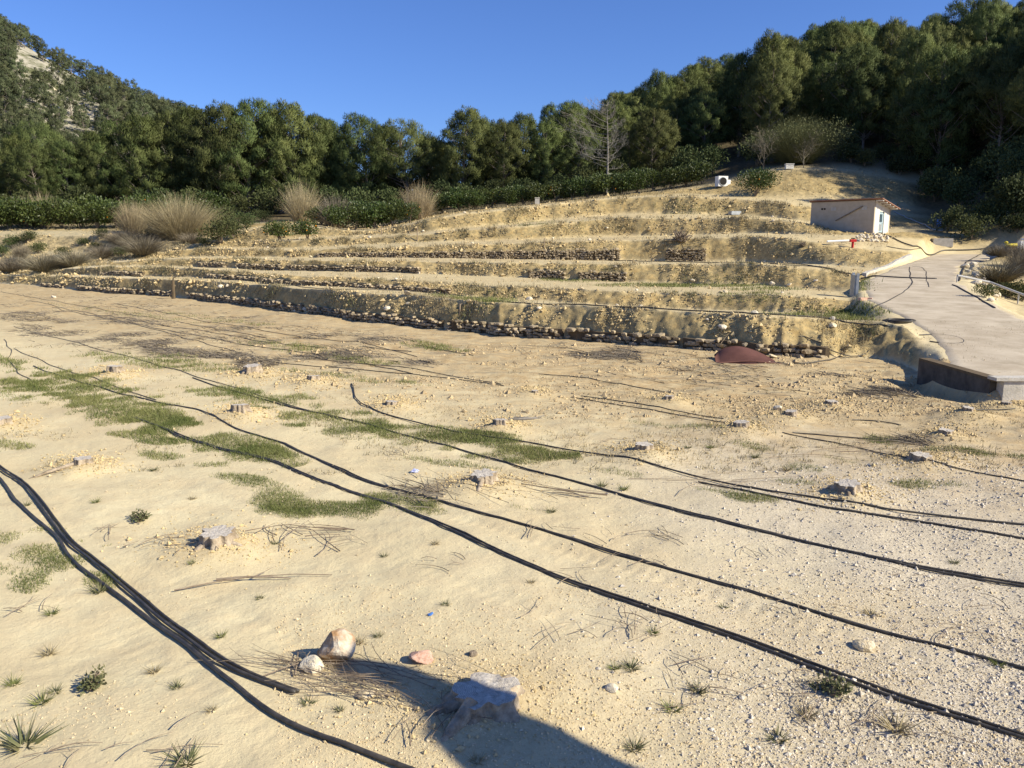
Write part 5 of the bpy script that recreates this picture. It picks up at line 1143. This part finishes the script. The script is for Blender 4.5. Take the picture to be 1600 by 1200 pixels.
# grey prunings strewn along the far rows, one mass per row cannot be counted
r4 = np.random.default_rng(77); SPn = []
for (ax_, ay_, bx2, by2, n, sp) in [(40, 515, 560, 565, 7500, 10), (0, 488, 260, 520, 4200, 8), (150, 500, 700, 545, 3000, 7), (230, 545, 470, 578, 2600, 6), (480, 545, 680, 566, 1200, 5), (380, 515, 600, 530, 900, 5), (880, 548, 1010, 558, 1500, 6), (1340, 692, 1450, 698, 350, 4), (1330, 604, 1440, 614, 700, 5), (100, 470, 500, 505, 1500, 6), (0, 455, 300, 480, 800, 5), (600, 760, 700, 780, 150, 8), (900, 560, 1400, 600, 1600, 14)]:
    t = r4.random(n); P = flatv(ax_ + (bx2 - ax_) * t + r4.normal(size=n) * 10, ay_ + (by2 - ay_) * t + r4.normal(size=n) * sp); SPn.append(P[r4.random(n) < sstep(-.15, .3, vnoise(P[:, 0] * .8, P[:, 1] * .8))])
P = np.concatenate(SPn); P[:, 2] = height(P[:, 0], P[:, 1]) + .012; n = len(P); a = math.radians(140) + r4.normal(size=n) * .7
v_, f_ = tris_leaf(P, np.stack([np.cos(a), np.sin(a), r4.uniform(-.02, .16, n)], 1), r4.uniform(.15, .7, n), r4.uniform(.005, .012, n), r4)
tag(link('strewn_prunings', mesh_np('strewn_prunings', v_, f_, M['greyshrub'])), 'grey prunings strewn along the far orchard rows', 'prunings', kind='stuff')

# pebbles and clods, joined
r5 = np.random.default_rng(99); OCT = [octa(i) for i in range(6)]
def ground_scatter(name, lab, n, pxf, size, m, keep=None, zb=.15, mnD=4.2, mxD=40.):
    px = r5.uniform(-250, 1900, n); py = 1210 - 700 * r5.random(n) ** 1.35
    if pxf is not None: px, py = pxf(n)
    P = flatv(px, py); ok = (P[:, 1] > mnD) & (P[:, 1] < mxD); P = P[ok]; px = px[ok]; py = py[ok]
    zz_, inf = height(P[:, 0], P[:, 1], True)
    if keep is not None:
        k = keep(P, inf, px, py); P = P[k]; zz_ = zz_[k]
    S = size[0] * np.exp(r5.normal(size=(len(P), 1)) * size[1]) * r5.uniform(.7, 1.3, (len(P), 3)) * np.array([1, 1, .62]); S = np.minimum(S, size[0] * 4.5)
    S *= np.clip(.55 + P[:, 1:2] / 18, .8, 1.8)
    P = np.stack([P[:, 0], P[:, 1], zz_ + S[:, 2] * zb], 1); V, Fv = scatter(OCT, P, S, 5)
    return tag(link(name, mesh_np(name, V, Fv, M[m])), lab, 'gravel', kind='stuff')
ground_scatter('gravel', 'ochre pebbles scattered over the bare field', 56000, None, (.0125, .55), 'pebble', lambda P, i, a, b: (r5.random(len(P)) < np.where(a < 520, .02, .10) + .9 * sstep(-.05, .4, vnoise(P[:, 0] * .9, P[:, 1] * .9) + .25 * sstep(600, 1300, a) - .1 + .3 * ((b > 900) & (a > 520)))))
ground_scatter('gravel', 'grey white gravel over the right foreground', 78000, lambda n: (r5.uniform(850, 1950, n), 1210 - 480 * r5.random(n) ** 1.2), (.0165, .5), 'greypebble', lambda P, i, a, b: (r5.random(len(P)) < np.clip(sstep(820, 1500, a + (1000 - np.abs(b - 900)) * .2 - 200), 0, 1) * (.8 + vnoise(P[:, 0] * 1.2, P[:, 1] * 1.2))))
ground_scatter('gravel', 'coarse crumbly grit round the large foreground stump and to its right', 60000, lambda n: (r5.uniform(430, 1640, n), 1215 - 300 * r5.random(n) ** 1.1), (.0085, .55), 'pebble', lambda P, i, a, b: r5.random(len(P)) < sstep(-.25, .25, vnoise(P[:, 0] * 1.6, P[:, 1] * 1.6) + .5 * np.exp(-((a - 760) / 260) ** 2 - ((b - 1100) / 90) ** 2)))
def near_stumps(n):
    k = r5.integers(0, len(SPOS), n); w = np.array([STUMPS[i][2] for i in k]); px = np.array([STUMPS[i][0] for i in k]) + r5.normal(size=n) * w * .95; py = np.array([STUMPS[i][1] for i in k]) + w * .32 + r5.normal(size=n) * w * .28
    return px, py
ground_scatter('soil_clods', 'yellow soil clods heaped round the stumps', 24000, near_stumps, (.019, .5), 'clod', None, .2)

# lumps of earth: on the banks and treads, and over the rough soil before them
n = 38000; ph = r5.uniform(-.66, .47, n); k = r5.choice(np.arange(0, 13), n, p=np.array([6, 1.0, 4, 1.2, 4, 1, 4, 1, 4, 1, 3.5, .8, 2.2]) / 33.7); Pc = np.zeros((n, 3))
for q in range(13):
    m_ = k == q; a = np.interp(ph[m_], PH, DK[q]); b = np.interp(ph[m_], PH, DK[q + 1]); Dq = a + (b - a) * r5.uniform(-.02, 1.05, m_.sum()); Pc[m_, 0] = ph[m_] * Dq; Pc[m_, 1] = Dq
l_, r_ = road_edges(Pc[:, 1]); Pc = Pc[~((Pc[:, 0] > l_ - .2) & (Pc[:, 1] < 66)) & (r5.random(n) < sstep(-.25, .3, vnoise(Pc[:, 0] * .7, Pc[:, 1] * .7)))]; Pc[:, 2] = height(Pc[:, 0], Pc[:, 1])
S = (.055 * np.exp(r5.normal(size=(len(Pc), 1)) * .55)).clip(.03, .26) * (Pc[:, 1:2] / 40) ** .9 * np.where(Pc[:, 1:2] - np.interp(Pc[:, 0] / Pc[:, 1], PH, DK[1])[:, None] < .3, 1.3, 1.) * r5.uniform(.7, 1.4, (len(Pc), 3)) * np.array([1, 1, .8]); Pc[:, 2] += S[:, 2] * .15
v_, f_ = scatter(OCT, Pc, S, 9); tag(link('earth_lumps', mesh_np('earth_lumps', v_, f_, M['clod'])), 'lumps of yellow earth and stones covering the terrace banks', 'earth lumps', kind='stuff')
ground_scatter('rough_clods', 'brown clods over the rough soil before the lowest bank', 26000, lambda n: (r5.uniform(300, 1560, n), 655 - 120 * r5.random(n)), (.026, .6), 'roughclod', lambda P, i, a, b: r5.random(len(P)) < np.clip(i['rough'] * sstep(-.2, .3, vnoise(P[:, 0] * .6, P[:, 1] * .9)), 0, 1), .1)

# ------------------------------------------------------------------ grass and weeds
def blades(P, hgt, wid, m, name, lab, lean=.5, seed=1, cat='grass', parent=None, kind='stuff', hv=.5):
    r2 = np.random.default_rng(seed); n = len(P); a = r2.uniform(0, 6.283, n); ln = hgt * np.exp(r2.normal(size=n) * hv * .6)
    d = np.stack([np.cos(a) * lean * r2.uniform(.2, 1.3, n), np.sin(a) * lean * r2.uniform(.2, 1.3, n), np.ones(n)], 1); d /= np.linalg.norm(d, axis=1)[:, None]
    s = np.stack([-np.sin(a + r2.normal(size=n) * .5), np.cos(a), 0 * a], 1) * (wid * r2.uniform(.6, 1.4, n))[:, None]
    V = np.stack([P - s, P + s, P + d * ln[:, None]], 1).reshape(-1, 3); Fv = np.arange(3 * n).reshape(-1, 3)
    me = mesh_np(name, V, Fv, M[m])
    return tag(link(name, me, parent), lab, cat, kind=kind) if name else me
PATCH = [(130, 612, 95, 18, 1), (200, 642, 85, 20, 1), (250, 662, 55, 12, .9), (360, 695, 75, 14, 1), (425, 711, 45, 10, 1), (40, 603, 65, 8, .7), (400, 622, 95, 12, .9), (520, 656, 85, 13, 1), (700, 684, 105, 12, 1), (790, 700, 95, 14, 1.1), (850, 706, 40, 9, 1),
         (500, 792, 95, 13, 1), (620, 783, 55, 8, .8), (450, 800, 40, 8, .8), (380, 752, 55, 7, .6), (260, 712, 45, 6, .6), (330, 726, 40, 5, .5), (1200, 786, 65, 6, .7), (1270, 796, 40, 7, .8), (1130, 772, 45, 6, .5), (60, 865, 65, 22, .55), (150, 908, 35, 14, .5), (30, 900, 50, 16, .35), (100, 840, 60, 10, .3),
         (30, 698, 45, 5, .6), (230, 685, 55, 5, .7), (450, 541, 60, 5, .8), (680, 544, 45, 4, .9), (310, 568, 60, 6, .6), (220, 566, 90, 6, .5), (1420, 757, 40, 6, .7), (1500, 711, 65, 5, .6), (1250, 757, 30, 4, .4), (1565, 716, 45, 4, .5), (1380, 690, 25, 6, .6), (560, 562, 60, 3, .6), (350, 500, 90, 3, .5), (200, 490, 120, 3, .35), (560, 590, 100, 4, .3), (640, 600, 40, 3, .3), (1060, 670, 60, 4, .3), (1180, 700, 30, 4, .4), (1260, 735, 50, 4, .3), (960, 740, 40, 4, .3), (840, 800, 40, 4, .35), (700, 720, 60, 4, .3), (20, 620, 40, 5, .5), (10, 565, 30, 5, .7), (90, 585, 50, 6, .8), (640, 798, 60, 6, .4), (1480, 760, 40, 4, .3), (1300, 720, 40, 4, .25)]
Pg = []
for cx, cy, rx, ry, dn in PATCH:
    n = int(17 * rx * ry * dn); a = r5.uniform(0, 6.283, n); q = np.sqrt(r5.random(n)) * (1 + .3 * vnoise(np.cos(a) * 2 + cx, np.sin(a) * 2 + cy))
    q = q * 1.4; X = cx + np.cos(a) * q * rx; Y = cy + np.sin(a) * q * ry * 1.2 + (X - cx) * .12
    p = flatv(X, Y); k = r5.random(n) < np.clip(.88 + 1.9 * vnoise(p[:, 0] * 2.6, p[:, 1] * 2.6) + .9 * vnoise(p[:, 0] * .9, p[:, 1] * .9) + .25 * dn - .8 * q ** 1.6, .0, 1); Pg.append(p[k])
Pg = np.concatenate(Pg); Pg[:, 2] = height(Pg[:, 0], Pg[:, 1]) - .004
sc_ = np.clip(Pg[:, 1] / 13., .8, 1.9)
blades(Pg, .046 * sc_, .0042 * sc_, 'grass', 'grass', 'low green grass patches between the hoses', .8, 3)
# grass strips on the terraces
Pt = []
for cx, cy, rx, ry, n in [(1335, 492, 42, 5, 2000), (1300, 489, 60, 3, 900), (1100, 446, 100, 3, 2600), (1010, 446, 80, 3, 1400), (760, 466, 45, 3, 1500), (900, 438, 60, 3, 1000), (1200, 452, 60, 3, 900), (1250, 488, 60, 3, 900), (1350, 445, 10, 10, 700), (860, 352, 60, 3, 700), (1080, 325, 60, 6, 1000), (700, 463, 30, 2, 500), (1180, 462, 60, 3, 500), (820, 345, 60, 3, 600)]:
    for i in range(n // 14):
        a = r5.uniform(0, 6.28); q = math.sqrt(r5.random()); Pt.append((cx + math.cos(a) * q * rx, cy + math.sin(a) * q * ry))
Pt = np.array([G(*q) for q in Pt]); Pt = np.repeat(Pt, 14, 0); Pt[:, :2] += r5.normal(size=(len(Pt), 2)) * .25; Pt[:, 2] = height(Pt[:, 0], Pt[:, 1])
blades(Pt, np.full(len(Pt), .12), np.full(len(Pt), .014), 'grass', 'terrace_grass', 'green grass strips along the terrace treads', .7, 4)
# dry weed on the banks
n = 115000; ph = r5.uniform(-.62, .46, n); k = r5.choice([0, 0, 0, 2, 2, 4, 4, 6, 6, 8, 8, 8, 10, 10, 10, 12, 12], n); Pb = np.zeros((n, 3))
for q in range(0, 13, 2):
    m_ = k == q; a = np.interp(ph[m_], PH, DK[q]); b = np.interp(ph[m_], PH, DK[q + 1]); Dq = a + (b - a) * r5.uniform(.12, 1.3, m_.sum()) + np.where(r5.random(m_.sum()) < .12, r5.uniform(0, 6, m_.sum()), 0); Pb[m_, 0] = ph[m_] * Dq; Pb[m_, 1] = Dq
cl = vnoise(Pb[:, 0] * .9, Pb[:, 1] * .9) + .6 * vnoise(Pb[:, 0] * 2.6 + 5, Pb[:, 1] * 2.6)
keep = (r5.random(n) < sstep(-.08, .40, cl)); l_, r_ = road_edges(Pb[:, 1]); keep &= ~((Pb[:, 0] > l_ - .3) & (Pb[:, 1] < 66)); Pb = Pb[keep]; Pb[:, 2] = height(Pb[:, 0], Pb[:, 1]) - .01
blades(Pb, .17 * np.clip(Pb[:, 1] / 42, .9, 1.6), .013 * np.clip(Pb[:, 1] / 42, .9, 1.9), 'drygrass', 'bank_weeds', 'dry grey weeds covering the terrace banks', .9, 6, 'weeds')
sel = Pb[vnoise(Pb[:, 0] * .5 + 30, Pb[:, 1] * .5) > .08]; blades(sel + r5.normal(size=sel.shape) * np.array([.15, .15, 0]), np.full(len(sel), .17), np.full(len(sel), .014), 'weed', 'bank_herbs', 'grey-green herbs on the terrace banks', .9, 8, 'weeds')
# sparse weeds on the rough field, one mass
n = 9000; px = r5.uniform(-20, 1620, n); py = 540 + 200 * r5.random(n) ** 1.3; P = flatv(px, py); kk = r5.random(n) < sstep(.0, .35, vnoise(P[:, 0] * 1.1, P[:, 1] * 1.1) + .2 * (px > 900)); P = P[kk]; P[:, 2] = height(P[:, 0], P[:, 1])
P = np.repeat(P, 4, 0); P[:, :2] += r5.normal(size=(len(P), 2)) * .05
blades(P, np.full(len(P), .07), np.full(len(P), .006), 'drygrass', 'field_weeds', 'sparse dry weeds over the rough field before the banks', 1., 9, 'weeds')
# single weed tufts one can count in the foreground
TUFT = []
for i in range(4):
    r2 = np.random.default_rng(700 + i); n = 70; a = r2.uniform(0, 6.283, n); P0 = np.stack([np.cos(a) * r2.uniform(0, .04, n), np.sin(a) * r2.uniform(0, .04, n), 0 * a], 1)
    d = np.stack([np.cos(a), np.sin(a), r2.uniform(.25, 1.3, n)], 1); v, f = tris_leaf(P0, d, r2.uniform(.05, .15, n), r2.uniform(.002, .005, n), r2); TUFT.append(mesh_np('weed_tuft', v, f, M[['weed', 'drygrass', 'weed', 'grass'][i]]))
LEAFY = bush_proto(710, .26, .22, .14, 260, 'weed', .035)
wl = [(35, 1165, 1.6), (75, 1022, .8), (140, 1075, 0), (65, 1098, .9), (85, 1082, .6), (240, 1050, .7), (275, 1075, .6), (345, 995, .6), (405, 935, .5), (215, 815, 0), (985, 1045, .9), (960, 1045, .6), (1215, 1155, .9), (1400, 1140, 1.3), (990, 1170, .8), (1300, 1085, 0), (1280, 1075, .9), (1260, 1120, .9), (1090, 1080, .9), (1050, 1110, .8), (290, 1192, 1.1), (745, 1190, .6), (155, 925, 1.), (80, 960, .7), (480, 1100, .6), (560, 1005, .7), (590, 995, .5), (300, 880, .5), (695, 945, .5), (830, 910, .5), (940, 760, .9), (975, 765, .9), (860, 800, .8), (1230, 735, .9), (1180, 715, .9), (1110, 700, .8), (240, 735, .7), (1360, 960, .7), (1490, 880, .6), (1560, 1040, .7), (1075, 700, .7), (1240, 700, .6), (530, 1110, .5), (20, 1070, .7), (100, 730, .7), (300, 780, .6), (430, 850, .5), (1020, 990, .6), (1130, 950, .5), (680, 850, .6), (600, 870, .5), (150, 785, .7), (40, 790, .7), (330, 1110, .5)]
for i, (px, py, s) in enumerate(wl):
    p = G(px, py)
    if s == 0: put_bush(LEAFY, 'leafy_weed', ['leafy grey-green weed in the sand at lower left', 'small leafy weed left of the fluted stump', 'leafy weed beside the nearest hose at lower right'][[k for k, q in enumerate([w for w in wl if w[2] == 0]) if q[0] == px][0]], 'weed', p[0], p[1], 1., i, None, -.01)
    else: tag(link('weed_tuft', TUFT[i % 4], None, (p[0], p[1], p[2] - .005), (0, 0, i * 1.3), (s * 1.25,) * 3), '%s low weed tuft from the left on the bare foreground soil' % ordinal(sorted(wl).index((px, py, s)) + 1), 'weed', 'weed tufts on the bare soil')
